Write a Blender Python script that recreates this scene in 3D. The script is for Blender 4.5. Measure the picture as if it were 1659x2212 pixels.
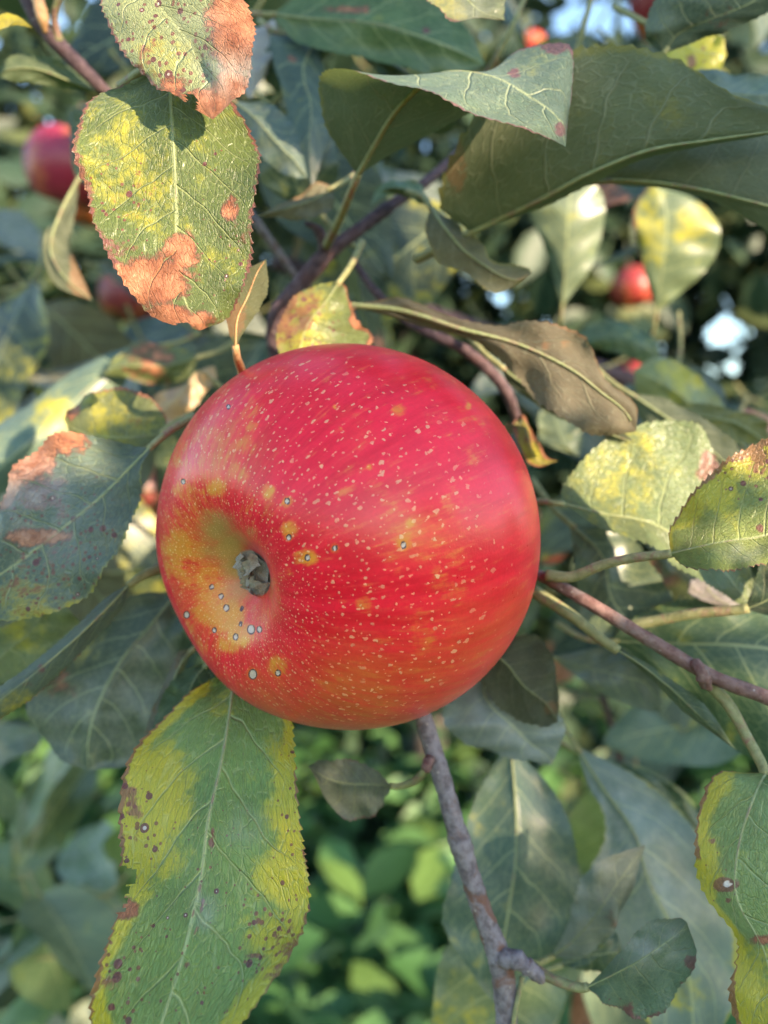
import bpy, math, random
import numpy as np
from mathutils import Vector, Matrix

for o in list(bpy.data.objects): bpy.data.objects.remove(o, do_unlink=True)
S = bpy.context.scene
COL = S.collection
random.seed(7); RNG = np.random.default_rng(7)

# ------------------------------------------------------------------ camera, sky, sun, exposure
PITCH = math.radians(-4.0)                       # looking slightly down
CAM = np.array([0.0, 0.0, 1.35])
FWD = np.array([0, math.cos(PITCH), math.sin(PITCH)]); RIGHT = np.array([1.0, 0, 0]); UP = np.cross(RIGHT, FWD)
FPX = 1663.0; CX, CY = 829.5, 1106.0             # focal length and centre on a 1659 x 2212 picture
cd = bpy.data.cameras.new('camera'); cam = bpy.data.objects.new('camera', cd); COL.objects.link(cam)
cam.location = CAM; cam.rotation_euler = (math.pi/2 + PITCH, 0, 0)
cd.sensor_fit = 'VERTICAL'; cd.sensor_height = 36; cd.sensor_width = 27; cd.lens = 36*FPX/2212
cd.clip_start = 0.004; cd.clip_end = 2000
cd.dof.use_dof = True; cd.dof.focus_distance = 0.137; cd.dof.aperture_fstop = 10.0
S.camera = cam

SUN_AZ, SUN_EL = math.radians(44), math.radians(12.5)    # behind the camera on its right
SUN = np.array([math.sin(SUN_AZ)*math.cos(SUN_EL), -math.cos(SUN_AZ)*math.cos(SUN_EL), math.sin(SUN_EL)])
W = bpy.data.worlds.new('World'); S.world = W; W.use_nodes = True
wn = W.node_tree.nodes; bg = wn['Background']
sky = wn.new('ShaderNodeTexSky'); sky.sky_type = 'NISHITA'; sky.sun_disc = False
sky.sun_elevation = SUN_EL; sky.sun_rotation = math.pi - SUN_AZ
sky.dust_density = 0.2; sky.air_density = 1.0; sky.ozone_density = 1.5
W.node_tree.links.new(sky.outputs[0], bg.inputs[0]); bg.inputs[1].default_value = 0.15
sl = bpy.data.lights.new('sun', 'SUN'); sl.energy = 3.8; sl.angle = math.radians(0.5); sl.color = (1.0, 0.78, 0.55)
so = bpy.data.objects.new('sun', sl); COL.objects.link(so)
so.rotation_euler = Vector(SUN).to_track_quat('Z', 'Y').to_euler(); so.location = (2, -2, 4)
S.view_settings.view_transform = 'Standard'; S.view_settings.look = 'None'
S.view_settings.exposure = 2.12; S.view_settings.gamma = 1.0; S.view_settings.use_curve_mapping = False
S.render.engine = 'CYCLES'
cy = S.cycles; cy.max_bounces = 5; cy.diffuse_bounces = 3; cy.glossy_bounces = 2; cy.transmission_bounces = 3; cy.transparent_max_bounces = 4; cy.caustics_reflective = False; cy.caustics_refractive = False

# ------------------------------------------------------------------ helpers
def at(x, y, d):                                  # a point at depth d (cm) seen at x, y on the 1659 x 2212 picture
    d = d/100.0
    return CAM + d*(FWD + (x-CX)/FPX*RIGHT + (CY-y)/FPX*UP)
def project(P):
    q = P - CAM; z = q@FWD
    return CX + FPX*(q@RIGHT)/z, CY - FPX*(q@UP)/z, z
def tag(o, label=None, cat=None, group=None, kind=None):
    if label: o['label'] = label
    if cat: o['category'] = cat
    if group: o['group'] = group
    if kind: o['kind'] = kind
    return o
def empty(name, loc, rot=(0, 0, 0)):
    o = bpy.data.objects.new(name, None); COL.objects.link(o); o.location = loc; o.rotation_euler = rot
    o.empty_display_size = 0.05
    return o
def mesh_obj(name, V, F, mat, parent=None, loc=None, smooth=True, base=None):
    V = np.asarray(V, float)
    if loc is None: loc = np.zeros(3)
    loc = np.asarray(loc, float)
    me = bpy.data.meshes.new(name); me.from_pydata((V-loc).tolist(), [], [tuple(f) for f in F])
    if smooth: me.polygons.foreach_set('use_smooth', np.ones(len(me.polygons), bool))
    if mat: me.materials.append(mat)
    o = bpy.data.objects.new(name, me); COL.objects.link(o)
    off = np.zeros(3)
    if parent is not None:
        o.parent = parent
        p = parent
        while p is not None:
            off += np.array(p.location); p = p.parent
    o.location = loc - off
    return o
def attr(me, name, arr, typ='FLOAT_COLOR'):
    a = me.attributes.new(name, typ, 'POINT')
    arr = np.asarray(arr, np.float32)
    if typ == 'FLOAT_COLOR':
        if arr.shape[1] == 3: arr = np.c_[arr, np.ones(len(arr), np.float32)]
        a.data.foreach_set('color', arr.ravel())
    elif typ == 'FLOAT_VECTOR': a.data.foreach_set('vector', arr.ravel())
    else: a.data.foreach_set('value', arr.ravel())
def catmull(T, P, t):                             # T increasing (n), P (n,k), t samples
    T = np.asarray(T, float); P = np.asarray(P, float)
    m = np.zeros_like(P); n = len(T)
    for i in range(n):
        a, b = max(i-1, 0), min(i+1, n-1)
        m[i] = (P[b]-P[a])/(T[b]-T[a])
    i = np.clip(np.searchsorted(T, t, 'right')-1, 0, n-2)
    h = (T[i+1]-T[i])[:, None]; s = ((t-T[i])/(T[i+1]-T[i]))[:, None]
    return (2*s**3-3*s**2+1)*P[i] + (s**3-2*s**2+s)*h*m[i] + (-2*s**3+3*s**2)*P[i+1] + (s**3-s**2)*h*m[i+1]
def smooth(a, b, x):
    t = np.clip((x-a)/(b-a), 0, 1); return t*t*(3-2*t)
def tube(pts, rad, nseg=10, sub=6, knob=0.0, seed=0):
    pts = np.asarray(pts, float); rad = np.atleast_1d(np.asarray(rad, float))
    if len(rad) != len(pts): rad = np.interp(np.linspace(0, 1, len(pts)), np.linspace(0, 1, len(rad)), rad)
    T = np.r_[0, np.cumsum(np.linalg.norm(np.diff(pts, axis=0), axis=1))]
    t = np.linspace(0, T[-1], sub*(len(pts)-1)+1)
    C = catmull(T, pts, t); R = np.interp(t, T, rad)
    rg = np.random.default_rng(seed)
    if knob: R = R*(1+knob*np.interp(t, np.linspace(0, T[-1], 24), rg.normal(size=24)))
    D = np.gradient(C, axis=0); D /= np.linalg.norm(D, axis=1)[:, None]
    u = np.cross(D[0], [0.3, 0.2, 0.93]); u /= np.linalg.norm(u)
    V = []; a = np.arange(nseg)/nseg*2*math.pi
    for k in range(len(C)):
        u = u - D[k]*(u@D[k]); u /= np.linalg.norm(u); w = np.cross(D[k], u)
        rr = R[k]*(1+(knob*0.7*rg.normal(size=nseg) if knob else 0))
        V.append(C[k] + (np.cos(a)*rr)[:, None]*u + (np.sin(a)*rr)[:, None]*w)
    V = np.concatenate(V); F = []
    for k in range(len(C)-1):
        for j in range(nseg):
            j2 = (j+1) % nseg
            F.append((k*nseg+j, k*nseg+j2, (k+1)*nseg+j2, (k+1)*nseg+j))
    F.append(tuple(range(nseg))[::-1]); F.append(tuple((len(C)-1)*nseg+j for j in range(nseg)))
    return V, F

# ------------------------------------------------------------------ materials
def newmat(name):
    m = bpy.data.materials.new(name); m.use_nodes = True
    nt = m.node_tree; nt.nodes.clear(); return m, nt
class NT:
    def __init__(s, nt): s.nt = nt
    def n(s, typ, **kw):
        x = s.nt.nodes.new(typ)
        for k, v in kw.items(): setattr(x, k, v)
        return x
    def put(s, sock, v):
        if isinstance(v, bpy.types.NodeSocket): s.nt.links.new(v, sock)
        elif isinstance(v, (tuple, list)) and len(v) == 3 and sock.type == 'RGBA': sock.default_value = (*v, 1)
        else: sock.default_value = v
    def math(s, op, a, b=None, c=None, clamp=False):
        x = s.n('ShaderNodeMath', operation=op, use_clamp=clamp); s.put(x.inputs[0], a)
        if b is not None: s.put(x.inputs[1], b)
        if c is not None: s.put(x.inputs[2], c)
        return x.outputs[0]
    def vmath(s, op, a, b=None):
        x = s.n('ShaderNodeVectorMath', operation=op); s.put(x.inputs[0], a)
        if b is not None: s.put(x.inputs[1], b)
        return x.outputs[0]
    def sstep(s, x, a, b, lo=0.0, hi=1.0):
        m = s.n('ShaderNodeMapRange', interpolation_type='SMOOTHSTEP'); s.put(m.inputs[0], x)
        s.put(m.inputs[1], a); s.put(m.inputs[2], b); m.inputs[3].default_value = lo; m.inputs[4].default_value = hi
        return m.outputs[0]
    def mix(s, f, a, b, blend='MIX'):
        m = s.n('ShaderNodeMix', data_type='RGBA', blend_type=blend)
        s.put(m.inputs[0], f); s.put(m.inputs[6], a); s.put(m.inputs[7], b); return m.outputs[2]
    def noise(s, vec, scale, detail=3, rough=0.55, dist=0.0):
        x = s.n('ShaderNodeTexNoise'); s.put(x.inputs['Vector'], vec); x.inputs['Scale'].default_value = scale
        x.inputs['Detail'].default_value = detail; x.inputs['Roughness'].default_value = rough; x.inputs['Distortion'].default_value = dist
        return x.outputs
    def voro(s, vec, scale, feature='F1', rnd=1.0):
        x = s.n('ShaderNodeTexVoronoi', feature=feature); s.put(x.inputs['Vector'], vec)
        x.inputs['Scale'].default_value = scale; x.inputs['Randomness'].default_value = rnd; return x.outputs
    def attr(s, name):
        return s.n('ShaderNodeAttribute', attribute_name=name).outputs
    def rgb(s, col):
        x = s.n('ShaderNodeSeparateColor'); s.put(x.inputs[0], col); return x.outputs
    def xyz(s, v):
        x = s.n('ShaderNodeSeparateXYZ'); s.put(x.inputs[0], v); return x.outputs
    def comb(s, a, b, c):
        x = s.n('ShaderNodeCombineXYZ'); s.put(x.inputs[0], a); s.put(x.inputs[1], b); s.put(x.inputs[2], c); return x.outputs[0]
    def bump(s, h, dist, strength=1.0):
        x = s.n('ShaderNodeBump'); s.put(x.inputs['Height'], h); x.inputs['Distance'].default_value = dist; x.inputs['Strength'].default_value = strength
        return x.outputs[0]

def leaf_material(far=False):
    m, nt = newmat('apple leaf, out of focus' if far else 'apple leaf'); g = NT(nt)
    out = g.n('ShaderNodeOutputMaterial'); P = g.n('ShaderNodeBsdfPrincipled')
    uv = g.n('ShaderNodeUVMap', uv_map='UVMap').outputs[0]; U = g.xyz(uv)
    oi = g.n('ShaderNodeObjectInfo').outputs; tint, rnd = oi['Color'], oi['Random']
    tc = g.n('ShaderNodeTexCoord').outputs['Object']
    u = U[0]; v = g.math('MULTIPLY_ADD', U[1], 2.0, -1.0); av = g.math('ABSOLUTE', v)
    seedv = g.comb(g.math('MULTIPLY', rnd, 37.0), g.math('MULTIPLY', rnd, 91.0), rnd)
    lo = g.vmath('ADD', tc, seedv)
    # secondary veins: leave the midrib steeply and bend towards the tip, alternate on the two sides
    wob = g.math('MULTIPLY_ADD', g.noise(g.comb(g.math('MULTIPLY', u, 3.0), v, g.math('MULTIPLY', rnd, 9.0)), 1.6, 2)['Fac'], 1.0, -0.5)
    side = g.math('MULTIPLY', g.math('SIGN', v), 0.27)
    q = g.math('SUBTRACT', u, g.math('MULTIPLY', av, 0.17)); q = g.math('SUBTRACT', q, g.math('MULTIPLY', g.math('POWER', av, 2.2), 0.07))
    q = g.math('ADD', g.math('MULTIPLY_ADD', q, 6.8, side), g.math('MULTIPLY', wob, 0.5))
    dv = g.math('ABSOLUTE', g.math('SUBTRACT', g.math('FRACT', q), 0.5))
    sec_w = g.math('MULTIPLY_ADD', av, -0.03, 0.055)
    sec = g.math('SUBTRACT', 1.0, g.sstep(dv, 0.0, sec_w)); sec = g.math('MULTIPLY', sec, g.sstep(av, 0.97, 0.7))
    mid = g.math('SUBTRACT', 1.0, g.sstep(av, 0.006, 0.035))
    # tertiary network
    tv = g.comb(g.math('MULTIPLY', q, 0.55), g.math('MULTIPLY', v, 2.1), g.math('MULTIPLY', rnd, 5.0))
    ter_d = g.voro(tv, 6.0, 'DISTANCE_TO_EDGE')[0]; ter = g.math('SUBTRACT', 1.0, g.sstep(ter_d, 0.0, 0.075))
    fin = 0.0
    if not far: fin_d = g.voro(tv, 13.0, 'DISTANCE_TO_EDGE')[0]; fin = g.math('SUBTRACT', 1.0, g.sstep(fin_d, 0.0, 0.12))
    # masks
    M1 = g.rgb(g.attr('mask')['Color']); M2 = g.rgb(g.attr('maskb')['Color'])
    n1 = g.noise(lo, 240.0, 2 if far else 4, 0.6)['Fac']; n2 = g.noise(lo, 90.0, 2 if far else 3, 0.6)['Fac']; n3 = 0.5 if far else g.noise(lo, 900.0, 2, 0.6)['Fac']
    nn = g.math('ADD', g.math('MULTIPLY_ADD', n1, 1.3, -0.65), g.math('MULTIPLY_ADD', n2, 0.9, -0.45))
    if not far: nn = g.math('ADD', nn, g.math('MULTIPLY_ADD', n3, 0.5, -0.25))
    nn = g.math('ADD', nn, g.math('MULTIPLY', sec, -0.2)); nn = g.math('ADD', nn, g.math('MULTIPLY', ter, -0.08))
    yel = g.sstep(g.math('ADD', M1[0], g.math('MULTIPLY', nn, 1.15)), 0.15, 0.85)
    bro = g.sstep(g.math('ADD', M1[1], g.math('MULTIPLY', nn, 0.8)), 0.42, 0.58)
    pur = g.sstep(g.math('ADD', M1[2], nn), 0.40, 0.62)
    # freckles
    vs = g.voro(lo, 420.0); big = g.sstep(g.rgb(vs['Color'])[0], 0.35, 1.0)
    lim = g.math('MULTIPLY', M2[0], g.math('MULTIPLY_ADD', big, 0.36, 0.07))
    fr = g.math('LESS_THAN', vs['Distance'], lim)
    frw = g.math('MULTIPLY', g.math('LESS_THAN', vs['Distance'], g.math('MULTIPLY', lim, 0.42)), g.math('GREATER_THAN', g.rgb(vs['Color'])[1], 0.55))
    vs2 = g.voro(lo, 900.0); fr2 = g.math('LESS_THAN', vs2['Distance'], g.math('MULTIPLY', g.math('MULTIPLY', M2[0], 0.42), g.math('GREATER_THAN', g.rgb(vs2['Color'])[0], 0.6))) if not far else 0.0
    # upper face colour
    br = g.math('MULTIPLY_ADD', n2, 0.7, 0.65); up = g.mix(1.0, tint, g.comb(br, br, br), 'MULTIPLY')
    mot = g.math('MULTIPLY_ADD', n3, 0.5, 0.75); up = g.mix(1.0, up, g.comb(mot, mot, mot), 'MULTIPLY')
    ycol = g.mix(n1, (0.50, 0.40, 0.018), (0.37, 0.36, 0.035))
    up = g.mix(g.math('MULTIPLY', yel, 0.85), up, ycol)
    veincol = g.mix(0.6, up, (0.46, 0.50, 0.24))
    vein = g.math('MAXIMUM', g.math('MULTIPLY', sec, 0.8), g.math('MULTIPLY', ter, 0.33)); vein = g.math('MAXIMUM', vein, mid)
    up = g.mix(vein, up, veincol)
    bcol = g.mix(g.sstep(n1, 0.3, 0.7), (0.21, 0.07, 0.03), (0.46, 0.195, 0.10)); bcol = g.mix(g.math('MULTIPLY', sec, 0.5), bcol, (0.5, 0.25, 0.12))
    pcol = g.mix(n3, (0.10, 0.02, 0.035), (0.24, 0.06, 0.07))
    up = g.mix(g.math('MULTIPLY', pur, 0.75), up, pcol)
    up = g.mix(g.math('MULTIPLY', fr2, 0.8), up, (0.17, 0.05, 0.045)); up = g.mix(g.math('MULTIPLY', fr, 0.9), up, (0.12, 0.035, 0.045)); up = g.mix(frw, up, (0.6, 0.52, 0.47))
    bx_ = g.math('ADD', M1[1], g.math('MULTIPLY', nn, 0.8)); rim = g.math('MULTIPLY', g.sstep(bx_, 0.34, 0.46), g.sstep(bx_, 0.66, 0.50))
    up = g.mix(bro, up, bcol); up = g.mix(g.math('MULTIPLY', rim, 0.55), up, (0.13, 0.045, 0.035))
    bloom = g.math('MULTIPLY', M2[1], g.sstep(n1, 0.25, 0.75)); up = g.mix(g.math('MULTIPLY', bloom, 0.7), up, (0.46, 0.47, 0.45))
    ws = g.sstep(M2[2], 0.3, 0.7); up = g.mix(ws, up, (0.7, 0.64, 0.6))
    # lower face: paler, greyer, felty, with standing veins
    lw = g.mix(0.45, tint, (0.125, 0.14, 0.095)); lw = g.mix(1.0, lw, g.comb(br, br, br), 'MULTIPLY')
    lw = g.mix(g.math('MULTIPLY', yel, 0.6), lw, (0.30, 0.26, 0.05)); lw = g.mix(g.math('MULTIPLY', bro, 0.85), lw, g.mix(n1, (0.15, 0.07, 0.04), (0.34, 0.20, 0.11)))
    lv = g.math('MAXIMUM', g.math('MULTIPLY', sec, 0.8), g.math('MULTIPLY', ter, 0.5)); lv = g.math('MAXIMUM', lv, g.math('MULTIPLY', fin, 0.15))
    lw = g.mix(lv, lw, g.mix(0.6, lw, (0.44, 0.45, 0.30)))
    back = g.n('ShaderNodeNewGeometry').outputs['Backfacing']
    col = g.mix(back, up, lw)
    g.put(P.inputs['Base Color'], col)
    g.put(P.inputs['Roughness'], g.math('MULTIPLY_ADD', back, 0.3, g.math('MULTIPLY_ADD', bro, 0.15, g.math('MULTIPLY_ADD', n2, 0.2, 0.28))))
    g.put(P.inputs['Specular IOR Level'], g.math('MULTIPLY_ADD', back, -0.22, 0.45))
    h = g.math('MULTIPLY', g.math('MAXIMUM', sec, g.math('MULTIPLY', ter, 0.35)), -1.0)
    h = g.math('MULTIPLY_ADD', fin, -0.2, h); h = g.math('MULTIPLY_ADD', n3, 0.35, h); h = g.math('MULTIPLY_ADD', n1, 0.6, h)
    if not far: g.put(P.inputs['Normal'], g.bump(h, 0.0005, 0.8))
    tr = g.n('ShaderNodeBsdfTranslucent'); g.put(tr.inputs[0], g.mix(1.0, g.mix(back, up, g.mix(0.5, tint, (0.17, 0.2, 0.07))), (1.0, 1.0, 0.6), 'MULTIPLY'))
    mx = g.n('ShaderNodeMixShader'); g.put(mx.inputs[0], g.math('MULTIPLY_ADD', back, 0.2, 0.17))
    nt.links.new(P.outputs[0], mx.inputs[1]); nt.links.new(tr.outputs[0], mx.inputs[2]); nt.links.new(mx.outputs[0], out.inputs[0])
    return m
LEAF = leaf_material(); LEAF_FAR = leaf_material(True)

def bark_material(name, c1, c2, c3, scale=1.0, rough=0.8):
    m, nt = newmat(name); g = NT(nt)
    out = g.n('ShaderNodeOutputMaterial'); P = g.n('ShaderNodeBsdfPrincipled')
    tc = g.n('ShaderNodeTexCoord').outputs['Object']
    a = g.noise(tc, 420*scale, 5, 0.65)['Fac']; b = g.noise(tc, 130*scale, 4, 0.6, 1.0)['Fac']; c = g.noise(tc, 1500*scale, 2)['Fac']
    col = g.mix(g.sstep(a, 0.35, 0.65), c1, c2); col = g.mix(g.sstep(b, 0.52, 0.68), col, c3)
    vs = g.voro(tc, 520*scale); dots = g.math('MULTIPLY', g.math('LESS_THAN', vs['Distance'], 0.16), g.math('GREATER_THAN', g.rgb(vs['Color'])[0], 0.7))
    col = g.mix(g.math('MULTIPLY', dots, 0.6), col, (0.42, 0.36, 0.32))
    g.put(P.inputs['Base Color'], col); P.inputs['Roughness'].default_value = rough; P.inputs['Specular IOR Level'].default_value = 0.25
    h = g.math('ADD', g.math('MULTIPLY', a, 1.0), g.math('MULTIPLY', c, 0.4)); h = g.math('ADD', h, dots)
    g.put(P.inputs['Normal'], g.bump(h, 0.0006/scale, 0.8)); nt.links.new(P.outputs[0], out.inputs[0])
    return m
BARK_GREY = bark_material('grey lilac bark', (0.12, 0.095, 0.10), (0.25, 0.215, 0.225), (0.17, 0.085, 0.06))
BARK_RED = bark_material('young red brown bark', (0.13, 0.065, 0.055), (0.21, 0.125, 0.11), (0.24, 0.17, 0.15), 1.2, 0.6)
BARK_DARK = bark_material('purple brown bark', (0.05, 0.03, 0.035), (0.11, 0.07, 0.075), (0.08, 0.04, 0.04), 1.0, 0.7)
BARK_OLD = bark_material('old apple bark', (0.05, 0.04, 0.035), (0.13, 0.11, 0.10), (0.08, 0.06, 0.05), 0.08, 0.9)
PETIOLE = bark_material('leaf stalk', (0.20, 0.20, 0.085), (0.29, 0.28, 0.13), (0.24, 0.13, 0.09), 1.3, 0.55)
PETIOLE_TAN = bark_material('dry leaf stalk', (0.42, 0.22, 0.10), (0.5, 0.3, 0.15), (0.36, 0.17, 0.08), 1.3, 0.6)
MIDRIB = bark_material('midrib', (0.20, 0.23, 0.10), (0.26, 0.28, 0.14), (0.23, 0.17, 0.11), 1.3, 0.5)

# ------------------------------------------------------------------ ground
def ground_material():
    m, nt = newmat('weedy soil'); g = NT(nt)
    out = g.n('ShaderNodeOutputMaterial'); P = g.n('ShaderNodeBsdfPrincipled')
    tc = g.n('ShaderNodeTexCoord').outputs['Object']
    a = g.noise(tc, 9, 5)['Fac']; b = g.noise(tc, 1.2, 3)['Fac']
    col = g.mix(g.sstep(a, 0.4, 0.6), (0.03, 0.06, 0.02), (0.06, 0.12, 0.035)); col = g.mix(g.sstep(b, 0.6, 0.8), col, (0.07, 0.055, 0.035))
    g.put(P.inputs['Base Color'], col); P.inputs['Roughness'].default_value = 0.95
    g.put(P.inputs['Normal'], g.bump(a, 0.04)); nt.links.new(P.outputs[0], out.inputs[0]); return m
gx = np.r_[-900, -200, -60, -25, np.linspace(-12, 12, 49), 25, 60, 200, 900]
gy = np.r_[-900, -200, -60, -25, np.linspace(-12, 14, 53), 25, 60, 200, 900]
GX, GY = np.meshgrid(gx, gy); GZ = 0.03*np.sin(GX*1.9+0.6)*np.cos(GY*1.3) + 0.02*np.sin(GX*4.1+GY*3.3)
GZ[(abs(GX) > 20) | (abs(GY) > 20)] = 0
nx, ny = len(gx), len(gy)
gF = [(j*nx+i, j*nx+i+1, (j+1)*nx+i+1, (j+1)*nx+i) for j in range(ny-1) for i in range(nx-1)]
tag(mesh_obj('ground', np.c_[GX.ravel(), GY.ravel(), GZ.ravel()], gF, ground_material()), 'weedy green orchard ground', kind='structure')

# ------------------------------------------------------------------ foliage masses (weeds, far crowns)
def foliage_material(name, ca, cb, cc, rough=0.5, transl=0.3):
    m, nt = newmat(name); g = NT(nt)
    out = g.n('ShaderNodeOutputMaterial'); P = g.n('ShaderNodeBsdfPrincipled')
    r = g.n('ShaderNodeNewGeometry').outputs['Random Per Island']
    tc = g.n('ShaderNodeTexCoord').outputs['Object']
    col = g.mix(r, ca, cb); col = g.mix(g.math('GREATER_THAN', g.math('FRACT', g.math('MULTIPLY', r, 17.0)), 0.86), col, cc)
    nz = g.noise(tc, 60, 3)['Fac']; k = g.math('MULTIPLY_ADD', nz, 0.6, 0.7); col = g.mix(1.0, col, g.comb(k, k, k), 'MULTIPLY')
    g.put(P.inputs['Base Color'], col); P.inputs['Roughness'].default_value = rough; P.inputs['Specular IOR Level'].default_value = 0.4
    tr = g.n('ShaderNodeBsdfTranslucent'); g.put(tr.inputs[0], col)
    mx = g.n('ShaderNodeMixShader'); mx.inputs[0].default_value = transl
    nt.links.new(P.outputs[0], mx.inputs[1]); nt.links.new(tr.outputs[0], mx.inputs[2]); nt.links.new(mx.outputs[0], out.inputs[0])
    return m
# one small leaf: 9 vertices, folded along the midrib and bent down
LV = np.array([(0, 0, 0), (-.30, .30, .06), (.0, .32, -.02), (.30, .30, .06), (-.36, .6, .03), (0, .62, -.05), (.36, .6, .03), (-.2, .85, -.05), (0, .87, -.1), (.2, .85, -.05), (0, 1.05, -.17)])
LF = [(0, 2, 1), (0, 3, 2), (1, 2, 5, 4), (2, 3, 6, 5), (4, 5, 8, 7), (5, 6, 9, 8), (7, 8, 10), (8, 9, 10)]
def leaf_cloud(name, pos, size, direc, mat, parent=None, width=0.8, loc=None, axis=None):
    n = len(pos); d = direc/np.linalg.norm(direc, axis=1)[:, None]
    s = np.cross(d, RNG.normal(size=(n, 3)) if axis is None else np.asarray(axis)+.45*RNG.normal(size=(n, 3))); s /= np.linalg.norm(s, axis=1)[:, None]; w = np.cross(s, d)
    V = pos[:, None, :] + size[:, None, None]*(LV[None, :, 0, None]*width*s[:, None, :] + LV[None, :, 1, None]*d[:, None, :] + LV[None, :, 2, None]*w[:, None, :])
    V = V.reshape(-1, 3); F = []
    for k in range(n):
        b = k*11; F += [tuple(b+i for i in f) for f in LF]
    return mesh_obj(name, V, F, mat, parent, loc)
WEED = foliage_material('weed leaves', (0.055, 0.14, 0.04), (0.12, 0.25, 0.085), (0.13, 0.23, 0.06), 0.45)
pos = []; size = []; dr = []
for k in range(2000):
    y = 0.9 + 7.5*random.random()**1.5; x = (random.random()*2-1)*(0.8+0.62*y)
    h = random.uniform(0.08, 0.30)*(1.25 if random.random() < .3 else 1)
    for j in range(random.randint(4, 7)):
        a = random.random()*6.28
        pos.append((x+0.01*math.cos(a), y+0.01*math.sin(a), h*(0.3+0.7*random.random())))
        size.append(random.uniform(0.09, 0.19)); dr.append((math.cos(a), math.sin(a), random.uniform(-.3, .75)))
weeds = leaf_cloud('weeds', np.array(pos), np.array(size), np.array(dr), WEED, width=0.85, axis=(0, -.35, 1.0))
tag(weeds, 'bright green broad-leaved weeds covering the ground', 'weeds', kind='stuff')

# clear patches of sky in the photograph: (x, y, rx, ry); leaves of the trees behind leave these open
GAPS = [(1290, 35, 80, 40), (1375, 25, 40, 40), (1560, 720, 38, 80), (1585, 790, 45, 30), (1120, 635, 60, 20), (28, 285, 26, 26), (40, 240, 16, 14),
        (860, 142, 40, 14), (770, 75, 16, 16), (1645, 130, 20, 40), (1535, 618, 14, 14), (1640, 630, 14, 14), (1430, 730, 12, 12), (150, 45, 16, 14), (985, 290, 26, 14), (990, 590, 20, 14), (565, 580, 16, 14), (30, 200, 18, 16)]
def in_gap(x, y, grow=0.0):
    for gx_, gy_, rx, ry in GAPS:
        if ((x-gx_)/(rx+grow))**2 + ((y-gy_)/(ry+grow))**2 < 1: return True
    return False
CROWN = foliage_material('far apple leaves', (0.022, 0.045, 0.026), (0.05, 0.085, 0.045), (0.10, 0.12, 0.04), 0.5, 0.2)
def far_tree(x, y, top, rad, n, label, seed, skip_gaps=True):
    rg = np.random.default_rng(seed)
    t = empty('apple_tree', (x, y, 0)); tag(t, label, 'tree', 'apple trees of the orchard row behind')
    V, F = tube([(x, y, -.05), (x+.03, y+.02, .5), (x-.02, y, 1.1), (x+.05, y, top*.75)], [.075, .06, .05, .02], 10, 5, .05, seed)
    mesh_obj('trunk', V, F, BARK_OLD, t, (x, y, 0))
    for k in range(6):
        a = k*1.05+rg.random(); z0 = .55+.2*k; r = rad*rg.uniform(.6, .95)
        V, F = tube([(x, y, z0), (x+.4*r*math.cos(a), y+.4*r*math.sin(a), z0+.25), (x+r*math.cos(a), y+r*math.sin(a), z0+.35+.3*rg.random())], [.03, .02, .006], 7, 5, .05, k)
        mesh_obj('limb', V, F, BARK_OLD, t, (x, y, z0))
    # crown: leaves in clumps
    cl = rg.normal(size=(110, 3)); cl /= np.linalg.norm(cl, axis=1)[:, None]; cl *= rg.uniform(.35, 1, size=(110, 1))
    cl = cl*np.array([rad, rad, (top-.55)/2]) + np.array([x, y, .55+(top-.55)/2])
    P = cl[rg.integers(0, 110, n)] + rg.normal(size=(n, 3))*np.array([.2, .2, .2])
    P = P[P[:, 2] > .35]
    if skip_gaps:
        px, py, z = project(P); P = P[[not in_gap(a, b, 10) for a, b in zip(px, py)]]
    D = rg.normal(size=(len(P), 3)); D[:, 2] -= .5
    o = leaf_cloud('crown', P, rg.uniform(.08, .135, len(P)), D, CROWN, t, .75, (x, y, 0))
FAR = [(-1.55, 2.3, 3.3, 1.05, 'dense dark apple tree behind at far left'), (0.15, 2.9, 3.6, 1.15, 'dense dark apple tree behind the apple, centre of the row'),
       (1.75, 2.4, 3.2, 1.05, 'dense dark apple tree behind at far right'), (-0.75, 4.3, 4.4, 1.4, 'farther apple tree filling the gap left of centre'), (1.1, 4.5, 4.4, 1.4, 'farther apple tree filling the gap right of centre'),
       (-3.0, 4.2, 4.4, 1.4, 'farther apple tree at the left end of the row'), (3.1, 4.3, 4.4, 1.4, 'farther apple tree at the right end of the row')]
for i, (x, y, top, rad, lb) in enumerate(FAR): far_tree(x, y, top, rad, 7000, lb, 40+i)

# ------------------------------------------------------------------ the apple tree in front
TREE = empty('apple_tree', (0.85, 0.95, 0))
tag(TREE, 'apple tree whose leafy, partly browning branches fill the picture around the red apple', 'tree')
GRN = (0.105, 0.16, 0.05); MIDG = (0.075, 0.125, 0.05); DRK = (0.032, 0.06, 0.034); BLU = (0.10, 0.15, 0.115); OLV = (0.13, 0.13, 0.05); LGT = (0.17, 0.21, 0.08); BLUD = (0.045, 0.075, 0.058); BRN = (0.14, 0.105, 0.06)

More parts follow.
